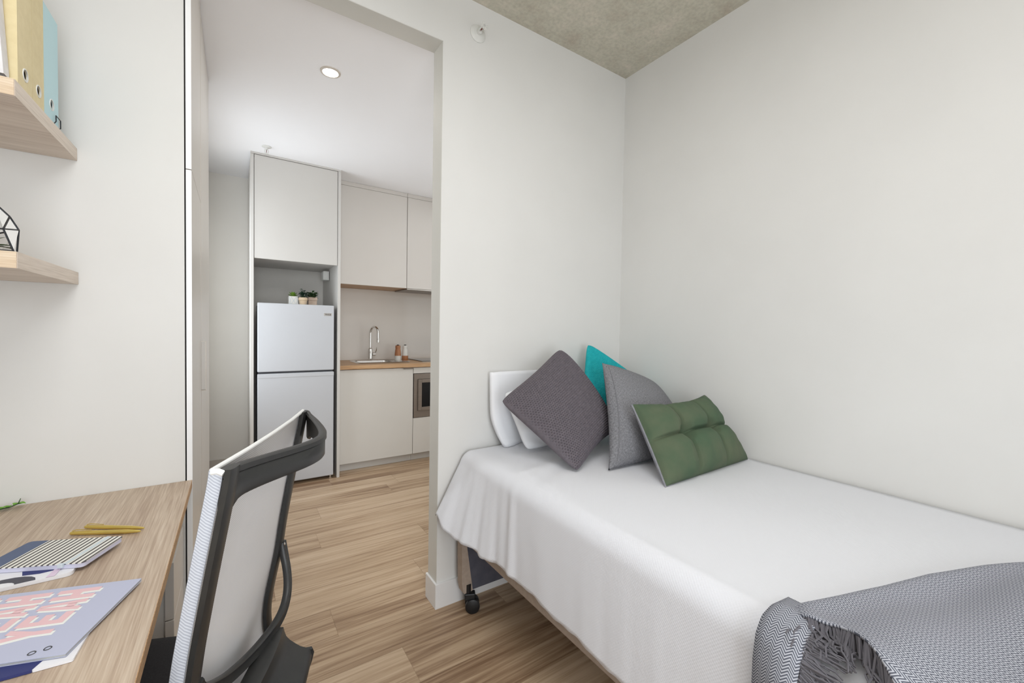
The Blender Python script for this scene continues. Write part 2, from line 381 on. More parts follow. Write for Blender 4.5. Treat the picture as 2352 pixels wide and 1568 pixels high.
struct('wall_kitchen_front', B().box(RX+0.1, 2.4, W, W+T, 0, KC), 'kitchen_wall_paint')
# window behind the camera
wn = struct('window_1', B().box(-0.68, -0.62, YB-0.06, YB, 0.25, 2.25).box(0.38, 0.44, YB-0.06, YB, 0.25, 2.25).box(-0.15, -0.09, YB-0.06, YB, 0.31, 2.19).box(-0.62, 0.38, YB-0.06, YB, 0.25, 0.31).box(-0.62, 0.38, YB-0.06, YB, 2.19, 2.25), 'trim_white')
obj('glass_pane', B().box(-0.62, 0.38, YB-0.035, YB-0.03, 0.31, 2.19), 'glass_pane', wn)
wn = struct('added_window', B().box(-0.29, -0.25, 2.80, 2.84, 0.68, 2.22).box(-0.29, -0.25, 3.76, 3.80, 0.68, 2.22).box(-0.29, -0.25, 2.84, 3.76, 0.68, 0.72).box(-0.29, -0.25, 2.84, 3.76, 2.18, 2.22), 'trim_white')  # invented window out of view, added as an opening for the left fill
obj('glass_pane', B().box(-0.272, -0.268, 2.84, 3.76, 0.72, 2.18), 'glass_pane', wn)
# baseboards (0.11 high, 10 mm thick) wrap the wall end
struct('baseboard_back', B().box(JX-0.010, RX, W-0.010, W, 0, 0.110, 0.0015).box(JX-0.010, JX, W, W+T+0.01, 0, 0.110, 0.0015), 'trim_white')
struct('baseboard_left', B().box(LX, -0.62, W-0.010, W, 0, 0.110, 0.0015), 'trim_white')
struct('baseboard_right', B().box(RX-0.010, RX, YB, W-0.010, 0, 0.110, 0.0015), 'trim_white')
struct('baseboard_kitchen', B().box(-0.205, 0.09, KB-0.012, KB, 0, 0.095, 0.0015), 'wardrobe_beige')
# plaster corner bead strip at the jamb: painted slightly greyer return
struct('trim_1', B().box(JX-0.0015, JX, W+0.001, W+T, 0.110, HZ).box(-0.13, JX, W+0.001, W+T, HZ-0.0015, HZ), 'jamb_paint')

# ------------------------------------------------------------------ wardrobe to the left of the opening
t = thing('wardrobe', 'tall beige built-in wardrobe with a white front edge, at the left side of the doorway', 'wardrobe', (-0.4, 2.2, 0))
obj('carcass', B().box(-0.70, -0.1345, W+T+0.02, 2.735, 0.06, 2.495).box(-0.68, -0.15, 1.8, 2.72, 0, 0.06), 'wardrobe_beige', t)
obj('gap_shade', B().box(-0.1333, -0.1295, W+0.010, W+T+0.02, 0, 2.45), 'gap_dark', t)['label'] = 'dark strip drawn as the shade in the gap beside the wall'  # dark box fills the open gap in place of its shade
for nm, z0, z1 in (('end_panel', 0.0, 1.7195), ('end_panel', 1.7225, 2.452)):
    p = obj(nm, B().box(-0.1293, -0.1150, W+0.001, 2.098, z0, z1), 'wardrobe_beige', t)
    s_ = obj('edge_strip', B().box(-0.1293, -0.1150, W-0.001, W+0.0009, z0, z1), 'strip_white', p); s_['label'] = 'white edge strip'
    if z1 > 2: pass
obj('edge_strip', B().box(-0.1293, -0.1143, 2.0985, 2.1012, 0.06, 2.45), 'lamp_ring', t)['label'] = 'pale edge between panel and door'
obj('filler', B().box(-0.1293, -0.1150, W+T+0.002, 2.098, 2.4545, 2.497), 'wardrobe_beige', t)
d = obj('door', B().box(-0.1345, -0.1160, 2.102, 2.735, 0.06, 2.497, 0.001), 'wardrobe_beige', t)
obj('handle', B().box(-0.116, -0.0985, 2.095, 2.125, 0.965, 0.9665).box(-0.116, -0.0985, 2.095, 2.125, 1.1635, 1.165).box(-0.1005, -0.0985, 2.095, 2.125, 0.9665, 1.1635), 'lamp_ring', d)

# ------------------------------------------------------------------ kitchen
# fridge alcove: two tall panels and the cupboard above
t = thing('fridge_surround_cabinet', 'tall beige cabinet surround framing the fridge, with a cupboard above it', 'cabinet', (0.4, 3.95, 0))
for x0, x1 in ((0.0925, 0.113), (0.692, 0.713)):
    obj('side_panel', B().box(x0, x1, 3.60, KB-0.003, 0, 2.486, 0.0008), 'cabinet_beige', t)
obj('carcass', B().box(0.1135, 0.6915, 3.625, 4.25, 1.745, 2.47), 'cabinet_beige', t)
obj('top_filler', B().box(0.0925, 0.713, 3.598, 3.62, 2.487, 2.4995), 'cabinet_beige', t)
obj('door', B().box(0.1165, 0.6885, 3.604, 3.624, 1.732, 2.484, 0.001), 'cabinet_beige', t)
t = tag(obj('power_outlet', B().box(0.640, 0.688, 3.95, 4.06, 1.645, 1.722, 0.003).box(0.647, 0.681, 3.946, 3.95, 1.655, 1.712, 0.001), 'sprinkler_white'), 'small white power outlet box in the alcove above the fridge', 'outlet')
# fridge
t = thing('fridge', 'white two-door fridge freezer standing in the kitchen alcove', 'fridge', (0.40, 3.9, 0))
obj('body', B().box(0.148, 0.662, 3.665, 4.15, 0.03, 1.402, 0.006), 'fridge_white', t)
obj('freezer_door', B().box(0.136, 0.666, 3.60, 3.655, 0.888, 1.406, 0.006), 'fridge_white', t)
dd = obj('fridge_door', B().box(0.136, 0.666, 3.60, 3.655, 0.028, 0.874, 0.006), 'fridge_white', t)
obj('door_lip', B().box(0.136, 0.666, 3.597, 3.602, 0.842, 0.872, 0.002), 'fridge_white', dd)
obj('seal', B().box(0.142, 0.660, 3.655, 3.666, 0.04, 1.396).box(0.142, 0.660, 3.62, 3.655, 0.874, 0.888), 'seal_grey', t)
for x in (0.17, 0.645):
    obj('foot', B().lathe([(0.012, 0), (0.014, 0.004), (0.014, 0.012), (0.008, 0.014), (0.008, 0.03)], (x, 3.62, 0)), 'steel', t, smooth=True)

# block lettering used on badge and booklet: rectangles/polygons in a unit box
LET = {
 'Y': [[(0, 1), (.36, 1), (.5, .72), (.5, .42), (.34, .42)], [(1, 1), (.64, 1), (.5, .72), (.5, .42), (.66, .42)], [(.34, 0), (.66, 0), (.66, .42), (.34, .42)]],
 'E': [[(0, 0), (.34, 0), (.34, 1), (0, 1)], [(.34, 0), (1, 0), (1, .2), (.34, .2)], [(.34, .4), (.9, .4), (.9, .6), (.34, .6)], [(.34, .8), (1, .8), (1, 1), (.34, 1)]],
 'A': [[(0, 0), (.32, 0), (.5, 1), (.28, 1)], [(1, 0), (.68, 0), (.5, 1), (.72, 1)], [(.33, .18), (.67, .18), (.63, .38), (.37, .38)]],
 'H': [[(0, 0), (.36, 0), (.36, 1), (0, 1)], [(.64, 0), (1, 0), (1, 1), (.64, 1)], [(.36, .38), (.64, .38), (.64, .6), (.36, .6)]],
 'T': [[(0, .76), (1, .76), (1, 1), (0, 1)], [(.35, 0), (.65, 0), (.65, .76), (.35, .76)]],
 'C': [[(0, 0), (.3, 0), (.3, 1), (0, 1)], [(.3, 0), (1, 0), (1, .24), (.3, .24)], [(.3, .76), (1, .76), (1, 1), (.3, 1)]],
 'O': [[(0, 0), (.28, 0), (.28, 1), (0, 1)], [(.72, 0), (1, 0), (1, 1), (.72, 1)], [(.28, 0), (.72, 0), (.72, .22), (.28, .22)], [(.28, .78), (.72, .78), (.72, 1), (.28, 1)]],
}
bd = obj('badge', B().box(0.590, 0.646, 3.5985, 3.600, 1.322, 1.344, 0.0005), 'steel', t)
bt = B()
for i, ch in enumerate('TECO'):
    for poly in LET[ch]:
        Mx = Matrix.Translation((0.597+i*0.0115, 3.5985, 1.327)) @ Matrix.Rotation(PI/2, 4, 'X')
        bt.prism([(x*0.0085, y*0.012) for x, y in poly], 0.0, 0.0008, Mx)
obj('lettering', bt, 'gap_dark', bd)['label'] = 'dark lettering TECO'

# base cabinets, bench, uppers
BZ = 0.912
t = thing('sink_base_cabinet', 'white base cabinet with one wide door under the kitchen sink', 'cabinet', (1.05, 3.98, 0))
obj('carcass', B().box(0.7145, 0.732, 3.715, KB-0.003, 0.10, 0.878).box(1.352, 1.369, 3.715, KB-0.003, 0.10, 0.878).box(0.732, 1.352, 3.715, KB-0.003, 0.10, 0.116).box(0.732, 1.352, 4.27, KB-0.003, 0.116, 0.878), 'cabinet_white', t)
obj('kickboard', B().box(0.7145, 1.369, 3.745, 3.76, 0, 0.10), 'cabinet_beige', t)
d = obj('door', B().box(0.7165, 1.3675, 3.692, 3.712, 0.072, 0.872, 0.001), 'cabinet_white', t)
obj('handle', B().box(1.272, 1.366, 3.680, 3.700, 0.8725, 0.8755).box(1.272, 1.366, 3.680, 3.682, 0.862, 0.8725), 'bronze_steel', d)['label'] = 'slim metal lip pull on the top edge of the door'
t = thing('oven_base_cabinet', 'white base cabinet around the built-in microwave, right of the sink door', 'cabinet', (1.68, 3.98, 0))
obj('carcass', B().box(1.371, 1.376, 3.715, KB-0.003, 0.10, 0.878).box(1.985, 1.99, 3.715, KB-0.003, 0.10, 0.878).box(1.376, 1.985, 4.2, KB-0.003, 0.10, 0.878).box(1.376, 1.985, 3.715, 4.2, 0.10, 0.398), 'cabinet_white', t)
obj('kickboard', B().box(1.371, 1.99, 3.745, 3.76, 0, 0.10), 'cabinet_beige', t)
obj('top_rail', B().box(1.3715, 1.99, 3.692, 3.712, 0.818, 0.872, 0.001), 'cabinet_white', t)
obj('drawer', B().box(1.3715, 1.99, 3.692, 3.712, 0.072, 0.402, 0.001), 'cabinet_white', t)
t = thing('microwave', 'built-in bronze steel microwave with a black glass window', 'microwave', (1.68, 3.9, 0.405))
obj('trim_frame', B().box(1.376, 1.412, 3.690, 3.708, 0.406, 0.814).box(1.948, 1.985, 3.690, 3.708, 0.406, 0.814).box(1.412, 1.948, 3.690, 3.708, 0.406, 0.468).box(1.412, 1.948, 3.690, 3.708, 0.764, 0.814), 'bronze_steel', t)
obj('body', B().box(1.42, 1.94, 3.712, 4.15, 0.41, 0.80), 'bronze_steel', t)
d = obj('door', B().box(1.414, 1.449, 3.676, 3.708, 0.470, 0.762, 0.002).box(1.80, 1.946, 3.676, 3.708, 0.470, 0.762, 0.002).box(1.449, 1.80, 3.676, 3.708, 0.470, 0.502, 0.002).box(1.449, 1.80, 3.676, 3.708, 0.730, 0.762, 0.002), 'bronze_steel', t)
obj('window', B().box(1.449, 1.80, 3.686, 3.70, 0.502, 0.730), 'black_glass', d)
b = B()
SX0, SX1, SY0, SY1 = 0.93, 1.38, 3.86, 4.16
b.box(0.7145, SX0, 3.665, KB-0.003, 0.8785, BZ).box(SX1, 2.397, 3.665, KB-0.003, 0.8785, BZ).box(SX0, SX1, 3.665, SY0, 0.8785, BZ).box(SX0, SX1, SY1, KB-0.003, 0.8785, BZ)
tag(obj('worktop', b, 'bench_oak'), 'light oak kitchen worktop running along the back wall', 'worktop')
tag(obj('splashback', B().box(0.7145, 2.397, KB-0.010, KB-0.002, BZ+0.0005, 1.6145), 'splashback'), 'glossy grey-beige splashback panel behind the kitchen tap', 'splashback')
# sink
t = thing('kitchen_sink', 'stainless steel inset sink with rounded rim in the oak worktop', 'sink', (1.155, 4.01, 0.75))
def rrect(x0, x1, y0, y1, r, z, k=6):
    out = []
    for cx, cy, a0 in ((x1-r, y1-r, 0), (x0+r, y1-r, 90), (x0+r, y0+r, 180), (x1-r, y0+r, 270)):
        for i in range(k+1):
            a = math.radians(a0+90*i/k); out.append((cx+r*math.cos(a), cy+r*math.sin(a), z))
    return out
b = B()
rings = [rrect(0.905, 1.405, 3.835, 4.185, 0.04, BZ+0.001), rrect(0.91, 1.40, 3.84, 4.18, 0.04, BZ+0.006), rrect(0.935, 1.375, 3.865, 4.155, 0.04, BZ+0.006),
         rrect(0.94, 1.27, 3.87, 4.15, 0.05, BZ-0.002), rrect(0.95, 1.26, 3.88, 4.14, 0.05, BZ-0.10), rrect(0.97, 1.24, 3.90, 4.12, 0.05, BZ-0.13), rrect(1.08, 1.12, 3.99, 4.03, 0.02, BZ-0.135)]
V = b.grid(rings, closev=True); b._f(V[-1])
obj('basin', b, 'steel', t, smooth=True, ang=50)
obj('drain', B().lathe([(0.0, 0), (0.022, 0), (0.022, 0.003), (0.0, 0.003)], (1.10, 4.01, BZ-0.134)), 'chrome', t, smooth=True)
t = thing('kitchen_tap', 'chrome gooseneck mixer tap standing behind the sink', 'tap', (1.115, 4.205, BZ))
c = Vector((1.115, 4.205, BZ))
obj('base', B().lathe([(0.026, 0), (0.026, 0.006), (0.021, 0.010), (0.021, 0.11), (0.018, 0.116), (0.012, 0.122)], c), 'chrome', t, smooth=True)
pts = [c+Vector((0, 0, z)) for z in (0.10, 0.16, 0.22, 0.27)]
for k in range(1, 13):
    a = PI*k/12; pts.append(c+Vector((0.022*(1-math.cos(a)), -0.055*(1-math.cos(a)), 0.27+0.062*math.sin(a))))
pts += [c+Vector((0.044, -0.11, z)) for z in (0.24, 0.205)]
obj('spout', B().tube(pts, 0.0105, 12), 'chrome', t, smooth=True, ang=60)
obj('nozzle', B().lathe([(0.0115, 0), (0.013, 0.002), (0.013, 0.035), (0.0115, 0.04)], c+Vector((0.044, -0.11, 0.178))), 'chrome', t, smooth=True)
lv = obj('lever', B().tube([c+Vector((0.018, -0.01, 0.06)), c+Vector((0.045, -0.012, 0.06))], 0.016, 14).tube([c+Vector((0.04, -0.012, 0.06)), c+Vector((0.05, -0.03, 0.10)), c+Vector((0.052, -0.036, 0.13))], [0.006, 0.005, 0.004], 8), 'chrome', t, smooth=True)
# shakers
def shaker(x, y, top, bot, label):
    t = thing('condiment_shaker', label, 'shaker', (x, y, BZ+0.0005), 'shakers on the kitchen worktop')
    c = (x, y, BZ+0.0005)
    obj('base', B().lathe([(0.029, 0), (0.031, 0.003), (0.031, 0.045)], c), bot, t, smooth=True)
    obj('body', B().lathe([(0.031, 0.0452), (0.031, 0.06), (0.026, 0.105), (0.023, 0.112), (0.025, 0.122), (0.025, 0.142), (0.021, 0.148)], c), top, t, smooth=True, ang=60)
    obj('cap', B().lathe([(0.012, 0.148), (0.012, 0.153), (0.008, 0.156)], c), 'gap_dark', t, smooth=True)
shaker(1.364, 4.12, 'shaker_wood', 'ceramic_white', 'wooden topped shaker with a white base, nearer the sink')
shaker(1.437, 4.115, 'ceramic_white', 'shaker_wood', 'white topped shaker with a wooden base, nearer the cooktop')
t = thing('cooktop', 'flat black glass cooktop set in the worktop at the doorway edge', 'cooktop', (1.76, 4.0, BZ))
obj('glass', B().box(1.50, 2.02, 3.80, 4.20, BZ+0.0045, BZ+0.009, 0.001), 'black_glass', t)
obj('frame', B().box(1.494, 2.026, 3.794, 4.206, BZ+0.0003, BZ+0.0045), 'steel', t)
# uppers
for nm, x0, x1, lb in (('wall_cabinet', 0.7145, 1.3465, 'taupe wall cupboard above the sink, beside the fridge surround'), ('wall_cabinet', 1.3495, 2.0, 'taupe wall cupboard with the rangehood below, cut off by the doorway edge')):
    t = thing(nm, lb, 'cabinet', ((x0+x1)/2, 4.0, 1.616), 'wall cupboards above the worktop')
    obj('carcass', B().box(x0+0.001, x1-0.001, 3.853, KB-0.003, 1.622, 2.462), 'cabinet_taupe', t)
    obj('door', B().box(x0+0.001, x1-0.001, 3.832, 3.852, 1.612, 2.462, 0.001), 'cabinet_taupe', t)
    obj('top_filler', B().box(x0, x1, 3.834, 3.85, 2.4645, 2.4985), 'cabinet_taupe', t)
    obj('underside_panel', B().box(x0+0.001, x1-0.001, 3.853, KB-0.011, 1.6155, 1.6218), 'bench_oak', t)['label'] = 'wood toned underside'
t = thing('range_hood', 'slim grey slide-out rangehood under the taupe wall cupboard', 'rangehood', (1.66, 4.0, 1.60))
obj('body', B().box(1.36, 1.95, 3.87, 4.22, 1.603, 1.6153, 0.001), 'bronze_steel', t)
obj('front_lip', B().box(1.36, 1.95, 3.856, 3.87, 1.603, 1.6115, 0.001), 'steel', t)

# plants on the fridge
def leaf(b, base, d, up, L_, wd, bend=0.3):
    d = Vector(d).normalized(); up = Vector(up); sd = d.cross(up).normalized() if d.cross(up).length > 1e-3 else Vector((1, 0, 0)); nn = sd.cross(d)
    P = []
    for i in range(5):
        f = i/4; wdt = wd*math.sin(PI*min(1, f*0.92+0.08))**0.8*(1 if i < 4 else 0.08)
        c = Vector(base)+d*L_*f-nn*bend*L_*f*f
        P.append([c-sd*wdt+nn*wdt*0.35, c, c+sd*wdt+nn*wdt*0.35])
    b.grid(P)
def bushy(b, c, n, r, h, L_, wd, rnd):
    for i in range(n):
        a = rnd.uniform(0, 2*PI); q = rnd.random()**0.5; z = h*rnd.random()
        p = Vector(c)+Vector((math.cos(a)*r*q*0.8, math.sin(a)*r*q*0.8, z))
        leaf(b, p, (math.cos(a)*(0.4+q), math.sin(a)*(0.4+q), rnd.uniform(0.1, 1.1)), (0, 0, 1), L_*rnd.uniform(.7, 1.2), wd, 0.3)
rnd = random.Random(3)
FT = 1.4065
t = thing('potted_succulent', 'small succulent in a white pot with a diamond pattern, left on the fridge', 'plant', (0.385, 3.74, FT), 'small potted plants on top of the fridge')
pot = obj('pot', B().box(0.351, 0.419, 3.706, 3.774, FT+0.0003, FT+0.066, 0.004), 'ceramic_white', t)
b = B()
for s0 in (-1, 1):
    for k in (-1, 0, 1):
        x0 = 0.385+k*0.034-s0*0.016; x1 = x0+s0*0.034
        if k == -1 and s0 == 1: pass
        a0 = (max(0.353, min(0.417, x0)), FT+0.004); a1 = (max(0.353, min(0.417, x1)), FT+0.062)
        b.tube([(a0[0], 3.7055, a0[1]), (a1[0], 3.7055, a1[1])], 0.0012, 5)
obj('pattern', b, 'elastic_grey', pot)['label'] = 'grey diamond line pattern'
b = B()
for ring, (n_, el, ll) in enumerate(((7, 0.25, 0.045), (6, 0.8, 0.046), (4, 1.7, 0.042))):
    for k in range(n_):
        a = 2*PI*k/n_+ring*0.5; leaf(b, (0.385, 3.74, FT+0.064), (math.cos(a), math.sin(a), el), (0, 0, 1), ll, 0.011, -0.15)
obj('foliage', b, 'leaf_light', t, smooth=True, ang=180)
t = thing('potted_plant', 'small leafy plant in a smooth cream cone pot, middle of the three on the fridge', 'plant', (0.449, 3.68, FT), 'small potted plants on top of the fridge')
obj('pot', B().lathe([(0.024, 0.0003), (0.029, 0.034), (0.033, 0.036), (0.033, 0.056), (0.029, 0.057), (0.027, 0.048)], (0.449, 3.68, FT), 28), 'terracotta_beige', t, smooth=True)
b = B(); bushy(b, (0.449, 3.69, FT+0.05), 60, 0.028, 0.045, 0.024, 0.009, rnd)
for k in range(3): bushy(b, (0.435+0.012*k, 3.69, FT+0.085+0.01*(k % 2)), 10, 0.012, 0.03, 0.014, 0.006, rnd)
obj('foliage', b, 'leaf_blue', t, smooth=True, ang=180)
t = thing('potted_plant', 'small leafy plant in a square taupe pot, right of the three on the fridge', 'plant', (0.522, 3.745, FT), 'small potted plants on top of the fridge')
obj('pot', B().box(0.492, 0.556, 3.715, 3.78, FT+0.0003, FT+0.040, 0.004).box(0.489, 0.559, 3.712, 3.783, FT+0.040, FT+0.066, 0.003), 'terracotta_taupe', t)
b = B(); bushy(b, (0.524, 3.745, FT+0.062), 85, 0.036, 0.045, 0.026, 0.009, rnd)
obj('foliage', b, 'leaf_green', t, smooth=True, ang=180)

# ceiling fixtures
def downlight(x, y, z):
    t = thing('downlight', 'round recessed downlight glowing in the white kitchen ceiling', 'ceiling light', (x, y, z))
    obj('trim_ring', B().grid([[(x+r*math.cos(2*PI*k/40), y+r*math.sin(2*PI*k/40), z+dz) for k in range(40)] for r, dz in ((0.0478, -0.0005), (0.047, -0.004), (0.037, -0.006), (0.0345, -0.0015))], closev=True) and None or _ring(x, y, z), 'lamp_ring', t, smooth=True)
    obj('lens', B().lathe([(0.0345, -0.0045), (0.0345, -0.0015)], (x, y, z), 40), 'lamp_glow', t)
def _ring(x, y, z):
    b = B(); b.grid([[(x+r*math.cos(2*PI*k/40), y+r*math.sin(2*PI*k/40), z+dz) for k in range(40)] for r, dz in ((0.0478, -0.0005), (0.047, -0.004), (0.037, -0.006), (0.0345, -0.0015))], closev=True, closeu=True); return b
downlight(0.395, 2.263, KC)
def sprinkler(name, label, M, s=1.0):
    t = bpy.data.objects.new(name, None); COL.objects.link(t); t.matrix_world = M; t['label'] = label; t['category'] = 'sprinkler'
    ORG[t.name] = Vector((0, 0, 0))
    kw = dict(parent=t, local=True, smooth=True)
    obj('escutcheon', B().lathe([(0.040*s, 0.0005), (0.040*s, 0.004), (0.030*s, 0.009*s), (0.017*s, 0.012*s)], seg=32), 'sprinkler_white', **kw)
    obj('body', B().lathe([(0.012*s, 0.010*s), (0.012*s, 0.026*s), (0.009*s, 0.030*s)], seg=16), 'sprinkler_white', **kw)
    b = B()
    for sg in (-1, 1):
        b.tube([(sg*0.011*s, 0, 0.026*s), (sg*0.017*s, 0, 0.040*s), (sg*0.013*s, 0, 0.056*s), (0, 0, 0.064*s)], 0.0028*s, 8)
    obj('frame_arm', b, 'sprinkler_white', **kw)
    obj('bulb', B().lathe([(0.002*s, 0.030*s), (0.003*s, 0.040*s), (0.002*s, 0.058*s)], seg=10), 'bulb_red', **kw)
    b = B()
    for k in range(12):
        a = 2*PI*k/12; b.prism([(0.004*s*math.cos(a-0.4), 0.004*s*math.sin(a-0.4)), (0.018*s*math.cos(a-0.17), 0.018*s*math.sin(a-0.17)), (0.018*s*math.cos(a+0.17), 0.018*s*math.sin(a+0.17)), (0.004*s*math.cos(a+0.4), 0.004*s*math.sin(a+0.4))], 0.064*s, 0.066*s)
    obj('deflector', b, 'sprinkler_white', parent=t, local=True)
sprinkler('wall_sprinkler', 'white fire sprinkler head sticking out of the bedroom wall near the ceiling', Matrix.Translation((0.903, W, 2.552)) @ Matrix.Rotation(PI/2, 4, 'X') @ Matrix.Rotation(0.5, 4, 'Z'), 0.95)
sprinkler('ceiling_sprinkler', 'small white fire sprinkler hanging from the kitchen ceiling', Matrix.Translation((0.185, 3.45, KC)) @ Matrix.Rotation(PI, 4, 'X'), 0.75)

# ------------------------------------------------------------------ shelves and what stands on them
def shelf(z0, z1, label):
    t = thing('wall_shelf', label, 'shelf', (-0.55, 1.47, z0), 'floating oak shelves')
    obj('board', B().box(LX+0.001, -0.372, 1.275, W-0.001, z0, z1, 0.0008), 'shelf_oak', t)
    obj('front_banding', B().box(-0.3719, -0.3714, 1.2753, W-0.001, z0+0.0004, z1-0.0004), 'shelf_front_oak', t)
    obj('end_banding', B().box(LX+0.001, -0.3725, 1.2735, 1.2748, z0+0.0005, z1-0.0005), 'shelf_end_oak', t)['label'] = 'lighter oak edge banding on the near end'
shelf(1.688, 1.7222, 'upper floating oak shelf carrying the ring binders')
shelf(1.340, 1.3745, 'lower floating oak shelf carrying the glass terrarium')
SZ = 1.7225
def binder(y0, y1, h, mat, label, hz, ring, corner=0.0, x1=-0.378, tilt=0, depth=0.285, grp='ring binders on the upper shelf'):
    loc = Vector((x1-depth/2, (y0+y1)/2, SZ)); t = thing('ring_binder', label, 'binder', loc, grp)
    if tilt: t.rotation_euler = (0, tilt, 0)
    X = depth/2; Y = (y1-y0)/2
    kw = dict(parent=t, local=True)
    e_ = 0.0022
    obj('cover', B().box(-X, X, -Y, -Y+e_, 0.001, h).box(-X, X, Y-e_, Y, 0.001, h), mat, **kw)
    # spine with finger hole
    b = B(); hy = 0.0; n_ = 28; R = ring
    outer = []
    pr = [(-Y+e_, 0.001), (Y-e_, 0.001), (Y-e_, h-corner), (Y-e_-corner*0.6, h), (-Y+e_, h)]
    # sample the rectangle boundary by angle around the hole centre
    def ray_rect(a):
        dx, dz = math.cos(a), math.sin(a); best = 9
        if dx > 1e-6: best = min(best, (Y-e_-hy)/dx)
        if dx < -1e-6: best = min(best, (-Y+e_-hy)/dx)
        if dz > 1e-6: best = min(best, (h-hz)/dz)
        if dz < -1e-6: best = min(best, (0.001-hz)/dz)
        return hy+dx*best, hz+dz*best
    angs = sorted(set([2*PI*k/n_ for k in range(n_)]+[math.atan2(q-hz, p-hy) % (2*PI) for p, q in ((-Y+e_, 0.001), (Y-e_, 0.001), (Y-e_, h), (-Y+e_, h))]))
    for xx in (X-0.0025, X):
        b.grid([[(xx, hy+R*math.cos(a), hz+R*math.sin(a)) for a in angs], [(xx, *ray_rect(a)) for a in angs]], closev=True)
    b.grid([[(xx, hy+R*math.cos(a), hz+R*math.sin(a)) for a in angs] for xx in (X-0.0025, X)], closev=True)
    obj('spine', b, mat, **kw)
    b = B(); b.grid([[(X+dx, hy+q*math.cos(2*PI*k/24), hz+q*math.sin(2*PI*k/24)) for k in range(24)] for q, dx in ((R, -0.002), (R, 0.0012), (R+0.0022, 0.0012), (R+0.0025, 0.0))], closev=True)
    obj('finger_ring', b, 'sprinkler_white', **kw)
    obj('hole_shade_plate', B().box(X-0.0048, X-0.0040, -Y+e_, Y-e_, hz-0.02, hz+0.02), 'hole_shade', **kw)  # dark plate painted for the shade inside the finger hole
    obj('inner_shade', B().box(-X+0.01, X-0.02, -Y+e_+0.001, Y-e_-0.001, 0.004, h-0.012), 'hole_shade', **kw)['label'] = 'dark block painted as the shade inside the binder'
    return t
tb = binder(1.458, 1.553, 0.268, 'binder_blue', 'pale blue ring binder at the wall end of the upper shelf', 0.046, 0.0115, 0.0)
tb2 = binder(1.389, 1.4565, 0.318, 'binder_yellow', 'mustard yellow ring binder between the blue one and the other yellow one', 0.041, 0.0115)
tb3 = binder(1.312, 1.3875, 0.318, 'binder_yellow', 'mustard yellow ring binder next to the leaning white one', 0.041, 0.0115)
tb4 = binder(1.279, 1.306, 0.315, 'binder_white', 'speckled white binder leaning at the near end of the upper shelf', 0.25, 0.006, x1=-0.3875, tilt=-0.05, depth=0.26)
# label clip on the blue binder
obj('label_clip', B().tube([(0.1435, 0.012, 0.006), (0.147, 0.012, 0.012), (0.147, 0.012, 0.026), (0.147, 0.044, 0.026), (0.147, 0.044, 0.006), (0.1435, 0.044, 0.004)], 0.0012, 6), 'lead_black', tb, local=True)
# terrarium
TZ = 1.375
t = thing('glass_terrarium', 'black-framed geometric glass terrarium holding a succulent, at the lower shelf end', 'terrarium', (-0.45, 1.35, TZ))
cx, cy = -0.455, 1.355
ring = [(-0.397, 1.3775), (-0.3935, 1.431), (-0.4065, 1.458), (-0.428, 1.484), (-0.500, 1.460), (-0.516, 1.431), (-0.512, 1.3775)]
mid = [Vector((x, 1.36, z)) for x, z in ring]
fr4 = [Vector((x, 1.30, z)) for x, z in ((-0.384, 1.3775), (-0.3975, 1.4215), (-0.500, 1.4215), (-0.514, 1.3775))]
bk4 = [Vector((p.x-(0.062 if i < 2 else 0), 1.42, p.z)) for i, p in enumerate(fr4)]
b = B(); g = B()
E_ = [(mid[i], mid[(i+1) % 7]) for i in range(6)]
for q in (fr4, bk4):
    E_ += [(q[0], q[1]), (q[1], q[2]), (q[2], q[3]), (q[3], q[0]), (q[0], mid[0]), (q[1], mid[1]), (q[1], mid[2]), (q[2], mid[4]), (q[2], mid[5]), (q[3], mid[6])]
for p, q in E_: b.tube([p, q], 0.0017, 6)
for q in (fr4, bk4):
    for poly in ((q[0], q[1], mid[1], mid[0]), (q[1], mid[2], mid[1]), (q[1], q[2], mid[4], mid[3], mid[2]), (q[2], mid[5], mid[4]), (q[2], q[3], mid[6], mid[5])):
        vs = [g.bm.verts.new(p) for p in poly]
        if len(vs) > 3:
            for i in range(1, len(vs)-1): g._f([vs[0], vs[i], vs[i+1]])
        else: g._f(vs)
obj('frame', b, 'lead_black', t, smooth=True)
obj('glass', g, 'glass_pane', t)
b = B()
for k in range(26):
    a = rnd.uniform(0, 2*PI); q = rnd.uniform(0, 0.05); b.lathe([(0.001, -0.004), (0.006, -0.002), (0.007, 0.002), (0.002, 0.005)], (cx+q*math.cos(a), cy+q*math.sin(a), TZ+0.0085), 7)
obj('gravel', b, 'pebble', t, smooth=True)
b = B()
for ring, (n_, el, ll) in enumerate(((7, 0.25, 0.055), (6, 0.8, 0.05), (4, 1.7, 0.045))):
    for k in range(n_):
        a = 2*PI*k/n_+ring*0.5; leaf(b, (cx, cy, TZ+0.012), (math.cos(a), math.sin(a), el), (0, 0, 1), ll*1.05, 0.008, 0.1)
obj('succulent', b, 'leaf_green', t, smooth=True, ang=180)

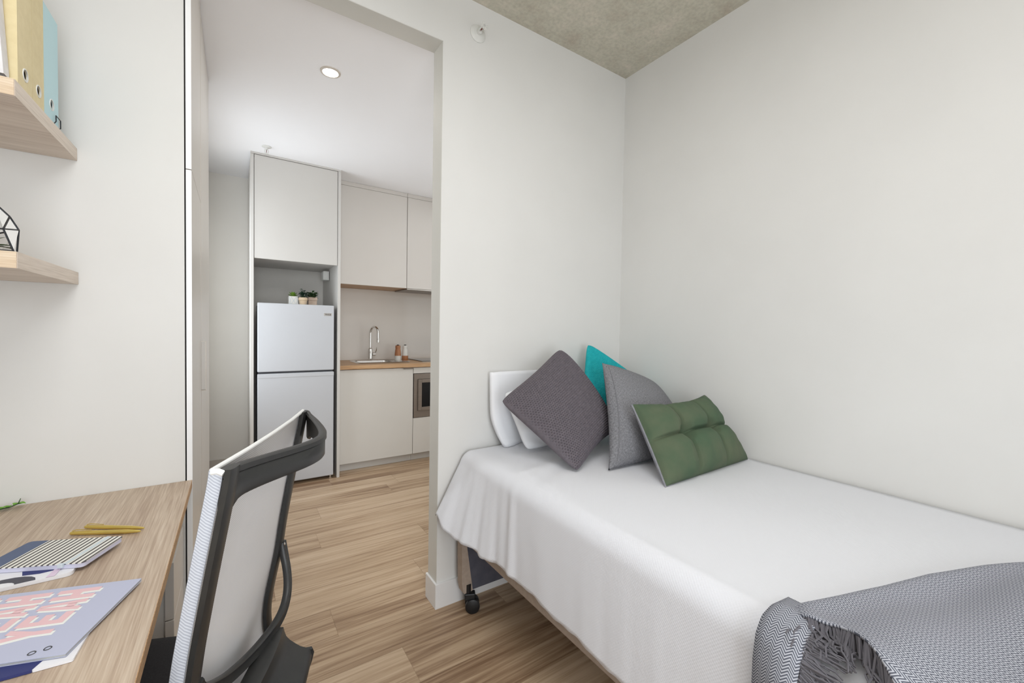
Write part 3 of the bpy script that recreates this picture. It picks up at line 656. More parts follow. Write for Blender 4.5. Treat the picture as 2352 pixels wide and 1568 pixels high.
# ------------------------------------------------------------------ desk and drawers
DZ = 0.7316
t = thing('desk', 'light oak desk top running along the left wall', 'desk', (-0.42, 0.7, 0))
obj('desktop', B().box(LX+0.001, -0.1172, -0.20, W-0.001, 0.7076, DZ-0.0002), 'desk_oak', t)
obj('edge_band', B().box(-0.1171, -0.116, -0.20, W-0.001, 0.7078, DZ-0.0002), 'bench_oak', t)['label'] = 'darker oak edge band along the front'
obj('leg_panel', B().box(LX+0.002, -0.14, -0.19, -0.165, 0, 0.7074), 'cabinet_white', t)
t = thing('drawer_unit', 'pale grey drawer pedestal under the far end of the desk', 'drawers', (-0.4, 1.53, 0))
obj('carcass', B().box(-0.60, -0.158, 1.425, W-0.012, 0.02, 0.66), 'cabinet_white', t)
obj('rail', B().box(-0.18, -0.142, 1.425, W-0.012, 0.664, 0.705), 'cabinet_white', t)
for z0, z1 in ((0.436, 0.590), (0.22, 0.4325), (0.03, 0.2165)):
    dr = obj('drawer', B().box(-0.1575, -0.138, 1.418, W-0.012, z0, z1, 0.001), 'wardrobe_beige', t)

# trailing vine on the desk by the wall
t = thing('trailing_vine', 'bright green trailing plant tip lying on the desk by the wall', 'plant', (-0.52, 1.63, DZ))
vp = [(-0.64, 1.615, DZ+0.012), (-0.58, 1.63, DZ+0.008), (-0.53, 1.635, DZ+0.006), (-0.50, 1.642, DZ+0.007), (-0.484, 1.645, DZ+0.013), (-0.480, 1.647, DZ+0.026)]
obj('stem', B().tube(vp, [0.0016]*5+[0.0008], 6), 'leaf_green', t, smooth=True)
b = B()
for k in range(17):
    f = k/16*3.9; i = min(4, int(f)); p = Vector(vp[i]).lerp(Vector(vp[i+1]), f-i); a = rnd.uniform(0, 2*PI)
    leaf(b, p, (math.cos(a), math.sin(a), 0.5), (0, 0, 1), 0.016, 0.007, 0.5)
obj('leaves', b, 'leaf_vine', t, smooth=True, ang=180)

# flat goods: frame by corner, right direction and up direction on the desk
def frame(cx_, cy_, ang, z): return Matrix.Translation((cx_, cy_, z)) @ Matrix.Rotation(ang, 4, 'Z')
def flat(name, label, cat, M, group=None):
    t = bpy.data.objects.new(name, None); COL.objects.link(t); t.matrix_world = M; t['label'] = label; t['category'] = cat
    if group: t['group'] = group
    ORG[t.name] = Vector((0, 0, 0)); return t
def rpoly(x0, x1, y0, y1, r, corners='abcd', k=5):
    out = []
    for nm, cx_, cy_, px_, py_, a0 in (('a', x1-r, y1-r, x1, y1, 0), ('b', x0+r, y1-r, x0, y1, 90), ('c', x0+r, y0+r, x0, y0, 180), ('d', x1-r, y0+r, x1, y0, 270)):
        if nm in corners and r > 0:
            out += [(cx_+r*math.cos(math.radians(a0+90*i/k)), cy_+r*math.sin(math.radians(a0+90*i/k))) for i in range(k+1)]
        else: out.append((px_, py_))
    return out
K = dict(local=True)
# white notebook (under): local x along its bottom edge towards -x is negative
t = flat('notebook', 'white notebook with navy and charcoal shapes, lying under the striped one', 'notebook', frame(-0.268, 1.150, 0.03, DZ+0.0004), 'stationery on the desk')
obj('cover', B().prism(rpoly(-0.178, 0, 0, 0.110, 0.010), 0, 0.007), 'paper_white', t, **K)
obj('print', B().prism([(-0.005, 0.04), (-0.02, 0.028), (-0.05, 0.026), (-0.075, 0.034), (-0.08, 0.055), (-0.03, 0.09), (-0.005, 0.09)], 0.0071, 0.0075), 'navy_print', t, **K)['label'] = 'navy blue printed shape'
ar = [(-0.10-0.05*math.cos(PI*i/10), 0.002+0.032*math.sin(PI*i/10)) for i in range(11)]; ai = [(-0.105-0.028*math.cos(PI*i/10), 0.002+0.017*math.sin(PI*i/10)) for i in range(11)][::-1]
obj('print', B().prism(ar+ai, 0.0071, 0.0075), 'charcoal_print', t, **K)['label'] = 'charcoal arch print'
obj('ribbon', B().prism([(-0.036, -0.0005), (-0.024, -0.0005), (-0.018, 0.05), (-0.027, 0.05)], 0.0077, 0.0082), 'pink_ribbon', t, **K)
# striped notebook
an = math.atan2(0.06, -0.136)-PI
t = flat('notebook', 'striped notebook in black and white with a slate blue spine, beside the gold pens', 'notebook', frame(-0.210, 1.258, an, DZ+0.0084) , 'stationery on the desk')
# local: +x points from spine to the right edge; top-right corner at (0,0); body spans x -0.165..0, y -0.108..0
obj('pages', B().prism(rpoly(-0.176, -0.001, -0.109, -0.001, 0.008), 0, 0.0085), 'lilac_edge', t, **K)
cv = obj('cover', B().prism(rpoly(-0.144, 0.0, -0.110, 0.0, 0.008, 'ad'), 0.0086, 0.0100), 'striped_cover', t, **K)
uvl = cv.data.uv_layers['UVMap'].data
for lp in cv.data.loops: uvl[lp.index].uv = (cv.data.vertices[lp.vertex_index].co.x/0.0098, 0)
obj('spine', B().prism(rpoly(-0.180, -0.1442, -0.110, 0.0, 0.008, 'bc'), 0.0086, 0.0100), 'slate_print', t, **K)['label'] = 'slate blue cloth spine'
obj('elastic_band', B().box(-0.034, -0.027, -0.1105, 0.0005, 0.0101, 0.0110), 'elastic_grey', t, **K)
obj('pen_loop', B().box(-0.042, -0.033, -0.1145, -0.1075, 0.004, 0.0115, 0.001), 'elastic_grey', t, **K)
# folder under the booklet
t = flat('folder', 'navy and white folder sticking out under the lilac booklet', 'folder', frame(-0.199, 0.853, -0.06, DZ+0.0004), 'stationery on the desk')
obj('cover', B().prism(rpoly(-0.043, 0, 0, 0.21, 0.003), 0, 0.0035), 'paper_white', t, **K)['label'] = 'white half of the folder'
obj('cover', B().prism([(-0.29, 0), (-0.043, 0), (-0.036, 0.02), (-0.0432, 0.21), (-0.29, 0.21)], 0.0002, 0.0042), 'navy_print', t, **K)['label'] = 'navy half of the folder'
# lilac booklet with YEAH lettering (reads towards the wall)
ang = math.atan2(0.952, 0.305)-PI/2
t = flat('booklet', 'lilac booklet printed with pink YEAH lettering, nearest the chair', 'booklet', frame(-0.209, 0.863, ang, DZ+0.0050), 'stationery on the desk')
obj('cover', B().box(-0.29, 0, 0, 0.193, 0.0040, 0.0048), 'booklet_lilac', t, **K)
obj('pages', B().box(-0.289, -0.0006, 0.0006, 0.1925, 0.0008, 0.0039), 'grey_pages', t, **K)
obj('back_cover', B().box(-0.29, 0, 0, 0.193, 0, 0.0007), 'booklet_lilac', t, **K)
lw, lp_, ch_ = 0.030, 0.0345, 0.062
for z0, z1, mname, dx, dy, nm in ((0.0049, 0.0051, 'letter_white', 0.0045, -0.0050, 'letter_shadow'), (0.0052, 0.0054, 'letter_pink', 0, 0, 'lettering')):
    b = B()
    for line, c0 in enumerate((0.054, 0.126, 0.198)):
        for i, chx in enumerate('YEAH'):
            for poly in LET[chx]:
                pts = [(-(c0+y*ch_)+dx, 0.047+i*lp_+x*lw+dy) for x, y in poly]
                b.prism(pts, z0, z1)
    o_ = obj(nm, b, mname, t, **K); o_['label'] = 'pink lettering YEAH repeated in lines' if nm == 'lettering' else 'white drop shadow of the lettering'
b = B()
for cxh, cyh in ((-0.048, 0.013), (-0.033, 0.019)):
    b.grid([[(cxh+q*math.cos(2*PI*k/20), cyh+q*math.sin(2*PI*k/20), z_) for k in range(20)] for q, z_ in ((0.0032, 0.0050), (0.0040, 0.0058), (0.0048, 0.0050))], closev=True, closeu=True)
obj('eyelets', b, 'seal_grey', t, **K)
# pens
def pen(p, q, label):
    p = Vector(p); q = Vector(q); d = q-p; Ln = d.length
    M = Matrix.Translation(p) @ d.to_track_quat('Z', 'X').to_matrix().to_4x4()
    t = bpy.data.objects.new('gold_pen', None); COL.objects.link(t); t.matrix_world = M; t['label'] = label; t['category'] = 'pen'; t['group'] = 'stationery on the desk'
    ORG[t.name] = Vector((0, 0, 0))
    obj('barrel', B().lathe([(0.003, 0), (0.0042, 0.003), (0.0045, 0.02), (0.0048, Ln*0.48), (0.0044, Ln*0.49), (0.0048, Ln*0.5), (0.0046, Ln*0.8), (0.0028, Ln*0.96), (0.0012, Ln)], seg=16), 'brass', t, local=True, smooth=True)
    obj('clip', B().tube([(0.0052, 0, 0.004), (0.0078, 0, 0.012), (0.0066, 0, 0.045)], 0.001, 6), 'brass', t, local=True, smooth=True)
pen((-0.303, 1.398, DZ+0.0055), (-0.184, 1.318, DZ+0.0052), 'gold metal ballpoint pen lying farther from the striped notebook')
pen((-0.322, 1.372, DZ+0.0055), (-0.188, 1.3025, DZ+0.0052), 'gold metal ballpoint pen touching the striped notebook')

# ------------------------------------------------------------------ office chair
A2 = Vector((-0.032, 0.786)); B2 = Vector((0.153, 1.24)); LB = (B2-A2).length; tt = (B2-A2)/LB; nn = Vector((-tt.y, tt.x))
def C(s_, b_, z): p = A2+tt*s_-nn*b_; return Vector((p.x, p.y, z))
FZ = [(0.375, .070), (0.41, .085), (0.45, .092), (0.50, .090), (0.56, .079), (0.64, .062), (0.70, .055), (0.76, .045), (0.84, .031), (0.90, .020), (0.95, .011), (1.01, 0.0)]
def fz(z): return interp(FZ, z)
cc = C(LB/2, -0.26, 0)
t = thing('office_chair', 'black office chair with a white mesh backrest, pulled up to the desk', 'chair', cc)
ZT, ZB = 1.006, 0.375
nz = 40
def zrow(i): return ZB+(ZT-ZB)*i/nz
# black frame: two posts
def sweep_rect(b, centers, hs, hb):
    rows = []
    for (s_, b_, z), a_, c_ in zip(centers, hs, hb):
        k = []
        for ds, db in ((-1, -.6), (-.6, -1), (.6, -1), (1, -.6), (1, .6), (.6, 1), (-.6, 1), (-1, .6)):
            k.append(C(s_+ds*a_, b_+db*c_, z))
        rows.append(k)
    V = b.grid(rows, closev=True); b._f(V[0][::-1]); b._f(V[-1])
def fzs(z): return (fz(z-0.03)+fz(z-0.015)+fz(z)+fz(z+0.015)+fz(z+0.03))/5
for side, s0 in ((0, 0.017), (1, LB-0.017)):
    b = B(); cs = [(s0, (0.026 if side == 0 else 0.008)-fzs(zrow(i)), zrow(i)) for i in range(nz+1)]
    sweep_rect(b, cs, [0.017]*len(cs), [0.007]*len(cs))
    obj('back_post', b, 'black_plastic', t, smooth=True, ang=40)
# lower cross bar of the back frame
b = B(); sweep_rect(b, [(0.02+(LB-0.04)*i/16, 0.028-fz(0.385), 0.385) for i in range(17)], [0.015]*17, [0.012]*17)
rows = [[C(0.02+(LB-0.04)*i/16, 0.03-fz(0.385)+db, 0.385+dz) for db, dz in ((-.011, -.018), (.011, -.018), (.011, .018), (-.011, .018))] for i in range(17)]
b = B(); V = b.grid(rows, closev=True); b._f(V[0][::-1]); b._f(V[-1])
obj('back_crossbar', b, 'black_plastic', t)
# front mesh membrane + side wrap
def boff(s_): return 0.0+0.020*s_/LB*0   # membrane runs straight between the posts
b = B(); ns = 16
P = [[C(s_*(LB-0.002)/ns, -fzs(zrow(i))-0.0005-0.002*(s_/ns)+0.010*math.sin(PI*s_/ns), zrow(i)) for s_ in range(ns+1)] for i in range(nz+1)]
UV = [[(s_*LB/ns, zrow(i)) for s_ in range(ns+1)] for i in range(nz+1)]
b.grid(P, uvs=UV); ms = obj('mesh_panel', b, 'chair_mesh', t, smooth=True, ang=180); ms['label'] = 'white see-through mesh panel'
for s0, wdt in ((0.0, 0.019), (LB-0.002, 0.008)):
    b = B(); dB = 0
    P = [[C(s0+0.002*sg, -fzs(zrow(i))+dB+wdt*k/2, zrow(i)) for sg, k in ((0, 0), (-1, 1), (0, 2))] for i in range(nz+1)]
    P2 = [r_+[C(s0+(0.003 if s0 == 0 else -0.003), -fzs(zrow(i))+dB+wdt, zrow(i))] for i, r_ in enumerate(P)]
    UV = [[(k*0.011, zrow(i)) for k in range(4)] for i in range(nz+1)]
    b.grid(P2, uvs=UV); obj('mesh_side', b, 'chair_mesh_side', t, smooth=True, ang=180)['label'] = 'white mesh wrapped round the side of the frame'
b = B(); b.tube([C(0.002, 0.001, ZT-0.001), C(LB*0.25, 0.007, ZT-0.001), C(LB*0.5, 0.009, ZT-0.001), C(LB*0.75, 0.007, ZT-0.001), C(LB-0.004, 0.0, ZT-0.001)], 0.0042, 10)
b.tube([C(0.001, 0.001, ZT-0.003), C(0.001, 0.010, ZT-0.002), C(0.001, 0.018, ZT-0.006)], 0.0048, 10)
obj('top_piping', b, 'white_piping', t, smooth=True)
# curved headrail behind the mesh
RB = [(0, .017), (.036, .020), (.08, .032), (.13, .053), (.17, .074), (.2, .089), (.23, .100), (.26, .105), (.29, .103), (.34, .086), (.41, .055), (.45, .033), (.49, .013)]
def railb(s_): return sum(interp(RB, s_+d) for d in (-0.024, -0.012, 0, 0.012, 0.024))/5
b = B(); rows = []
for i in range(57):
    q = i/56; s_ = 0.002+(LB-0.004)*q; bb = railb(s_)-0.004; e_ = math.sin(PI*q); z1 = 1.005-0.013*e_; z0 = 0.948-0.007*e_-0.014*(math.exp(-max(0, s_-0.032)/0.009)+math.exp(-max(0, LB-0.032-s_)/0.009))
    lw_ = 0.009*e_**0.4 if 0 < q < 1 else 0
    rows.append([C(s_, bb-0.005, z0+0.002), C(s_, bb+0.001, z0), C(s_, bb+0.003, z0+0.003), C(s_, bb+0.0035, z1-0.016), C(s_, bb+0.0015, z1-0.014), C(s_, bb+0.004+lw_*0.3, z1-0.012), C(s_, bb+0.004+lw_*0.3, z1-0.003), C(s_, bb+0.001, z1), C(s_, bb-0.003-lw_*0.5, z1), C(s_, bb-0.006-lw_*0.6, z1-0.004), C(s_, bb-0.005, z1-0.010)])
V = b.grid(rows, closev=True); b._f(V[0][::-1]); b._f(V[-1])
obj('top_rail', b, 'black_plastic', t, smooth=True, ang=50)
# lower U bracket
UB = [(.020, -.030, .655), (.035, -.036, .632), (.07, -.044, .600), (.13, -.050, .560), (.22, -.050, .516), (.30, -.038, .505), (.35, -.024, .510), (.39, -.018, .518), (.425, -.018, .538), (.452, -.024, .568), (.470, -.036, .605), (.478, -.047, .640), (.480, -.050, .662)]
def ub(q):
    f = q*(len(UB)-1); i = min(len(UB)-2, max(0, int(f))); f -= i
    return tuple(UB[i][k]+(UB[i+1][k]-UB[i][k])*f for k in range(3))
def ubs(q): a = [ub(min(1, max(0, q+d))) for d in (-0.07, -0.035, 0, 0.035, 0.07)]; return tuple(sum(v[i] for v in a)/5 for i in range(3))
b = B(); rows = []; nq = 56; cpts = [ubs(i/nq) for i in range(nq+1)]
for i in range(nq+1):
    p0 = cpts[max(0, i-1)]; p1 = cpts[min(nq, i+1)]; p = cpts[i]
    d = Vector((p1[0]-p0[0], 0, p1[2]-p0[2])).normalized(); nrm = Vector((-d.z, 0, d.x))  # in s,z plane
    hw_ = 0.0125; th = 0.008
    row = []
    for a_, c_ in ((-1, -.5), (-.8, -1), (0, -1), (.8, -1), (1, -.5), (1, .5), (.75, 1), (.3, .75), (-.3, .75), (-.75, 1), (-1, .5)):
        row.append(C(p[0]+nrm.x*hw_*a_, p[1]+c_*th, p[2]+nrm.z*hw_*a_))
    rows.append(row)
V = b.grid(rows, closev=True); b._f(V[0][::-1]); b._f(V[-1])
obj('lumbar_bracket', b, 'black_plastic', t, smooth=True, ang=50)
for sx_ in (0.017, LB-0.012): obj('screw', B().lathe([(0.004, -0.004), (0.004, 0), (0.003, 0.0015), (0.001, 0.002)], (0, 0, 0), 10, Matrix.Translation(C(sx_, (-0.022 if sx_ < 0.1 else -0.042), 0.650)) @ Matrix.Rotation(PI/2, 4, 'Y')), 'chrome', t, smooth=True)
# flared spine hub
HUB = [(.503, .118, -.012), (.499, .122, .000), (.486, .124, .002), (.474, .124, .006), (.464, .124, .014), (.452, .126, .026), (.442, .128, .037), (.434, .132, .048), (.426, .136, .058), (.414, .137, .062), (.395, .137, .058), (.370, .136, .050), (.345, .133, .038), (.325, .128, .016), (.31, .12, -.02), (.302, .11, -.07), (.30, .10, -.15)]
b = B(); rows = []
for z, hw_, bo in HUB:
    row = []
    for k in range(-8, 9):
        f = k/8; row.append(C(LB/2+hw_*f, bo-0.010*abs(f)**2.2, z))
    for k in range(8, -9, -1):
        f = k/8; row.append(C(LB/2+hw_*f, bo-0.030-0.0*abs(f), z-0.004))
    rows.append(row)
V = b.grid(rows, closev=True); b._f(V[0][::-1]); b._f(V[-1])
hub = obj('spine_hub', b, 'black_plastic', t, smooth=True, ang=60)
for sg in (-1, 1):
    b = B(); rows = []
    for z, hw_, bo in HUB[8:15]:
        rows.append([C(LB/2+sg*(hw_+ds), bo-0.010+db, z+dz) for ds, db, dz in ((-0.002, 0.003, 0), (0.002, 0.004, 0.001), (0.007, 0.001, 0.001), (0.007, -0.014, 0), (-0.002, -0.014, 0))])
    V = b.grid(rows, closev=True); b._f(V[0][::-1]); b._f(V[-1])
    obj('end_cap', b, 'black_plastic', hub, smooth=True, ang=50)
# seat, mechanism and base
def CL(s_, f_, z): return C(LB/2+s_, -f_, z)
b = B(); rows = []
for i, (z, k) in enumerate(((0.405, 0.90), (0.41, 0.97), (0.425, 1.0), (0.440, 0.985), (0.450, 0.93), (0.454, 0.80), (0.452, 0.5), (0.450, 0.05))):
    row = []
    for a in range(40):
        th = 2*PI*a/40; cs_, sn = math.cos(th), math.sin(th); e_ = 0.42
        row.append(CL(0.222*k*math.copysign(abs(cs_)**e_, cs_), 0.298+0.190*k*math.copysign(abs(sn)**e_, sn), z))
    rows.append(row)
V = b.grid(rows, closev=True); b._f(V[0][::-1]); b._f(V[-1])
obj('seat', b, 'seat_black', t, smooth=True, ang=60)
obj('seat_pan', B().box(-0.13, 0.13, -0.13, 0.13, 0.372, 0.403, 0.008, Matrix.Translation(CL(0, 0.30, 0)) @ Matrix.Rotation(math.atan2(tt.y, tt.x), 4, 'Z')), 'black_plastic', t)
obj('tilt_mechanism', B().box(-0.06, 0.06, -0.20, 0.10, 0.30, 0.371, 0.01, Matrix.Translation(CL(0, 0.26, 0)) @ Matrix.Rotation(math.atan2(tt.y, tt.x), 4, 'Z')), 'black_plastic', t)
hub0 = CL(0, 0.28, 0)
obj('gas_lift', B().lathe([(0.026, 0.085), (0.026, 0.20), (0.015, 0.205), (0.015, 0.30)], (hub0.x, hub0.y, 0)), 'black_rubber', t, smooth=True)
b = B(); b.lathe([(0.035, 0.07), (0.045, 0.08), (0.045, 0.115), (0.032, 0.125)], (hub0.x, hub0.y, 0))
star = []
for k in range(5):
    a = 2*PI*k/5+0.94; e_ = hub0+Vector((0.29*math.cos(a), 0.29*math.sin(a), 0.07)); star.append((a, e_))
    b.tube([hub0+Vector((0.03*math.cos(a), 0.03*math.sin(a), 0.10)), hub0+Vector((0.17*math.cos(a), 0.17*math.sin(a), 0.09)), e_], [0.028, 0.022, 0.014], 10)
obj('star_base', b, 'black_plastic', t, smooth=True)
for a, e_ in star:
    cst = obj('caster', B().tube([e_, e_+Vector((0, 0, -0.02))], 0.008, 8).box(-0.014, 0.014, -0.012, 0.012, 0.028, 0.052, 0.004, Matrix.Translation((e_.x, e_.y, 0)) @ Matrix.Rotation(a, 4, 'Z')), 'black_rubber', t)
    for sg in (-1, 1):
        M = Matrix.Translation((e_.x, e_.y, 0.0255)) @ Matrix.Rotation(a, 4, 'Z') @ Matrix.Translation((0, sg*0.015, 0)) @ Matrix.Rotation(PI/2, 4, 'X')
        obj('wheel', B().lathe([(0.010, -0.009), (0.025, -0.007), (0.025, 0.007), (0.010, 0.009)], (0, 0, 0), 20, M), 'black_rubber', cst, smooth=True)

# ------------------------------------------------------------------ bed
BX0, BX1, BY0, BY1, BT = 0.85, 1.855, -0.38, 1.635, 0.680
t = thing('single_bed', 'single bed base with taupe fabric sides and a mattress, against the right wall', 'bed', ((BX0+BX1)/2, (BY0+BY1)/2, 0))
obj('bed_base', B().box(BX0, BX1, BY0, BY1-0.03, 0.285, 0.45, 0.006), 'taupe_fabric', t)
hp = obj('head_skirt', B().box(0.842, BX1, BY1-0.045, BY1-0.031, 0.085, 0.284), 'navy_lining', t); hp['label'] = 'dark navy lining under the head end'
hp = obj('corner_skirt', B().prism([(0.812, 0.31), (0.834, 0.31), (0.868, 0.088), (0.836, 0.075), (0.822, 0.09), (0.815, 0.13)], -(BY1-0.012), -(BY1-0.054), Matrix.Rotation(PI/2, 4, 'X')), 'taupe_fabric', t); hp['label'] = 'taupe fabric corner panel'
obj('mattress', B().box(BX0-0.01, BX1, BY0, BY1, 0.452, BT-0.004, 0.03), 'mattress_white', t, smooth=True)
def bed_caster(x, y, az=0.0):
    Z = Matrix.Translation((x, y, 0)) @ Matrix.Rotation(az, 4, 'Z')
    k = obj('caster', B().box(-0.016, 0.016, -0.012, 0.035, 0.055, 0.084, 0.004, Z).tube([Z @ Vector((0, 0.018, 0.06)), Z @ Vector((0, 0.018, 0.12))], 0.012, 10).tube([Z @ Vector((-0.02, 0, 0.031)), Z @ Vector((0.02, 0, 0.031))], 0.008, 10), 'black_rubber', t)
    for sg in (-1, 1):
        M = Z @ Matrix.Translation((sg*0.015, 0, 0.031)) @ Matrix.Rotation(PI/2*sg, 4, 'Y')
        obj('wheel', B().lathe([(0.012, -0.010), (0.026, -0.010), (0.031, -0.006), (0.031, 0.008), (0.024, 0.011)], (0, 0, 0), 28, M), 'black_rubber', k, smooth=True)
bed_caster(0.864, 1.577, 1.15)
for x, y in ((1.80, 1.56), (0.90, -0.30), (1.80, -0.30)): bed_caster(x, y)
for x, y in ((0.90, -0.30), (1.80, -0.30)):
    obj('leg', B().box(x-0.03, x+0.03, y-0.03, y+0.03, 0.09, 0.285), 'taupe_fabric', t)
# coverlet
rw = random.Random(5)
def vn(x, y):  # cheap smooth noise
    return (math.sin(x*3.1+y*1.7+0.4)+math.sin(x*5.3-y*4.1+1.9)+math.sin(x*9.7+y*7.9)*0.5)/2.5
YH, YF = 1.648, -0.39
ny_, path = 170, []
b = B(); P = []; UV = []
HEM = [(-0.39, .345), (0.69, .345), (1.08, .360), (1.25, .362), (1.36, .358), (1.42, .372), (1.50, .372), (1.56, .39), (1.60, .415), (1.648, .436)]
for j in range(ny_+1):
    y = YF+(YH-YF)*j/ny_
    row = []; ur = []; ln = 0; prev = None
    fl_ = sm((y-1.18)/0.46); hem = interp(HEM, y)+0.0035*math.sin(y*31)
    xt = 0.832; R = 0.062
    xh = 0.812-0.092*fl_**1.3
    # fold amplitude
    fa = 0.0035*sm((y-0.95)/0.35)+0.0010
    sec = []
    for i in range(34):
        x = 1.862+(xt+R-1.862)*i/33; sec.append((x, BT+0.008, 0))
    for i in range(1, 10):
        a = PI/2*i/9*(0.94-0.10*fl_); sec.append((xt+R-R*math.sin(a), BT+0.008-R*(1-math.cos(a)), 0.15*i/9))
    x1, z1, _ = sec[-1]
    for i in range(1, 26):
        f = i/25; sec.append((x1+(xh-x1)*f, z1+(hem-z1)*f, 0.15+0.85*f))
    for k_, (x, z, g_) in enumerate(sec):
        yy = y
        wr = 0.0
        if g_ > 0:
            ph = 40*y+2.2*math.sin(9*y)+g_*1.6
            wr = fa*g_*(math.sin(ph)+0.5*math.sin(ph*2.3+1))
            # one deep crease near y = 1.27 running down from the top edge
            dc = (y-(1.262-0.035*g_))/0.018; wr += 0.007*math.exp(-dc*dc)*min(1, g_*3)*(1-0.4*g_)
            dc = (y-(1.235-0.03*g_))/0.02; wr -= 0.008*math.exp(-dc*dc)*min(1, g_*3)
            x += wr
        else:
            q = sm((y-0.75)/0.5)*sm((1.75-x)/0.3)
            z += 0.0035*vn(x*1.2, y*1.3)
            # soft fold ridges radiating from the crease under the cushions
            d1 = (y-1.262-0.16*(x-0.86))/0.030; z += 0.009*math.exp(-d1*d1)*sm((1.25-x)/0.3)
            d2 = (y-1.20-0.35*(x-0.86))/0.024; z += 0.006*math.exp(-d2*d2)*sm((1.35-x)/0.35)
            d3 = (y-1.10-0.45*(x-0.86))/0.03; z += 0.003*math.exp(-d3*d3)*sm((1.45-x)/0.35)
            z += 0.004*q*math.sin(17*y+9*x)*0.5
        if g_ > 0.97: z += 0.002*math.sin(y*90)
        p = Vector((x, yy, z))
        if prev is not None: ln += (p-prev).length
        prev = p; row.append(p); ur.append((ln, y))
    P.append(row); UV.append(ur)
# foot end closes with a short drop, head end tucks down behind the mattress
foot = [Vector((p.x, p.y-0.012, min(p.z, 0.62))) for p in P[0]]; headr = [Vector((p.x, min(p.y+0.008, W-0.004), p.z-0.012)) for p in P[-1]]
P = [foot]+P+[headr]; UV = [UV[0]]+UV+[UV[-1]]
b.grid(P, uvs=UV)
cv = obj('coverlet', b, 'white_coverlet', smooth=True, ang=180)
sd = cv.modifiers.new('thick', 'SOLIDIFY'); sd.thickness = 0.003; sd.offset = 0
tag(cv, 'white waffle-weave coverlet draped over the bed and down its side', 'bedspread')
TOP = BT+0.010

# ------------------------------------------------------------------ cushions
def pillow(c, thick, n=60, pinch=0.10, power=0.5, sharp=2.2, bulge=None, disp=None, back=0.8, cornersoft=0.0, flipn=False, sag=0.0, edges=None):
    """c: corner points TL,TR,BR,BL. returns (front rows, back rows, uvs)"""
    TL, TR, BR, BL = [Vector(p) for p in c]
    nrm = ((TR-TL)+(BR-BL)).cross((BL-TL)+(BR-TR)).normalized()
    if nrm.dot(EYE-(TL+BR)/2) < 0: nrm = -nrm
    if flipn: nrm = -nrm
    F, K_, U = [], [], []
    W1 = ((TR-TL).length+(BR-BL).length)/2; H1 = ((BL-TL).length+(BR-TR).length)/2
    for j in range(n+1):
        v = j/n*2-1; fr, kr, ur = [], [], []
        for i in range(n+1):
            u = i/n*2-1
            uu_ = u*(1-pinch*(1-v*v)); vv_ = v*(1-pinch*(1-u*u))
            if edges:
                et, er, eb, el = edges; qv = 1-v*v; qu = 1-u*u
                uu_ = u-(er*max(0, u)**2-el*max(0, -u)**2)*qv; vv_ = v-(eb*max(0, v)**2-et*max(0, -v)**2)*qu
            if cornersoft:
                m_ = (abs(u*v))**6; uu_ *= 1-cornersoft*m_; vv_ *= 1-cornersoft*m_
            a, d = (uu_+1)/2, (vv_+1)/2
            p = TL*(1-a)*(1-d)+TR*a*(1-d)+BR*a*d+BL*(1-a)*d
            h = max(0.0, (1-abs(u)**sharp)*(1-abs(v)**sharp))**power
            hv = v+sag*(1-v*v)
            hh = h*thick
            if bulge: hh = bulge(u, v, h, thick)
            dd = disp(u, v, h) if disp else 0
            fr.append(p+nrm*(hh+dd)); kr.append(p-nrm*(h*thick*back))
            ur.append(((u+1)/2*W1, (v+1)/2*H1))
        F.append(fr); K_.append(kr); U.append(ur)
    return F, K_, U, nrm
def cushion(name, label, c, thick, mat, backmat=None, group='cushions and pillows at the head of the bed', **kw):
    F, K_, U, nrm = pillow(c, thick, **kw)
    base = sum((Vector(p) for p in c), Vector())/4; base.z = min(p[2] for p in c)
    if backmat:
        t = thing(name, label, 'cushion', base, group)
        b = B(); b.grid(F, uvs=U); obj('front_panel', b, mat, t, smooth=True, ang=180)
        K_ = [[p+Vector((-0.009, -0.002, -0.003 if j else 0)) for p in r_] for j, r_ in enumerate(K_)]
        b = B(); b.grid(K_, uvs=U); b.grid([[r_[0] for r_ in F], [r_[0] for r_ in K_]]); b.grid([F[-1], K_[-1]]); obj('back_panel', b, backmat, t, smooth=True, ang=180)['label'] = 'pale grey back panel'
        return t, F
    b = B(); b.grid(F, uvs=U); b.grid(K_, uvs=U)
    bmesh.ops.remove_doubles(b.bm, verts=b.bm.verts, dist=0.0004)
    t = obj(name, b, mat, smooth=True, ang=180); tag(t, label, 'cushion', group)
    return t, F
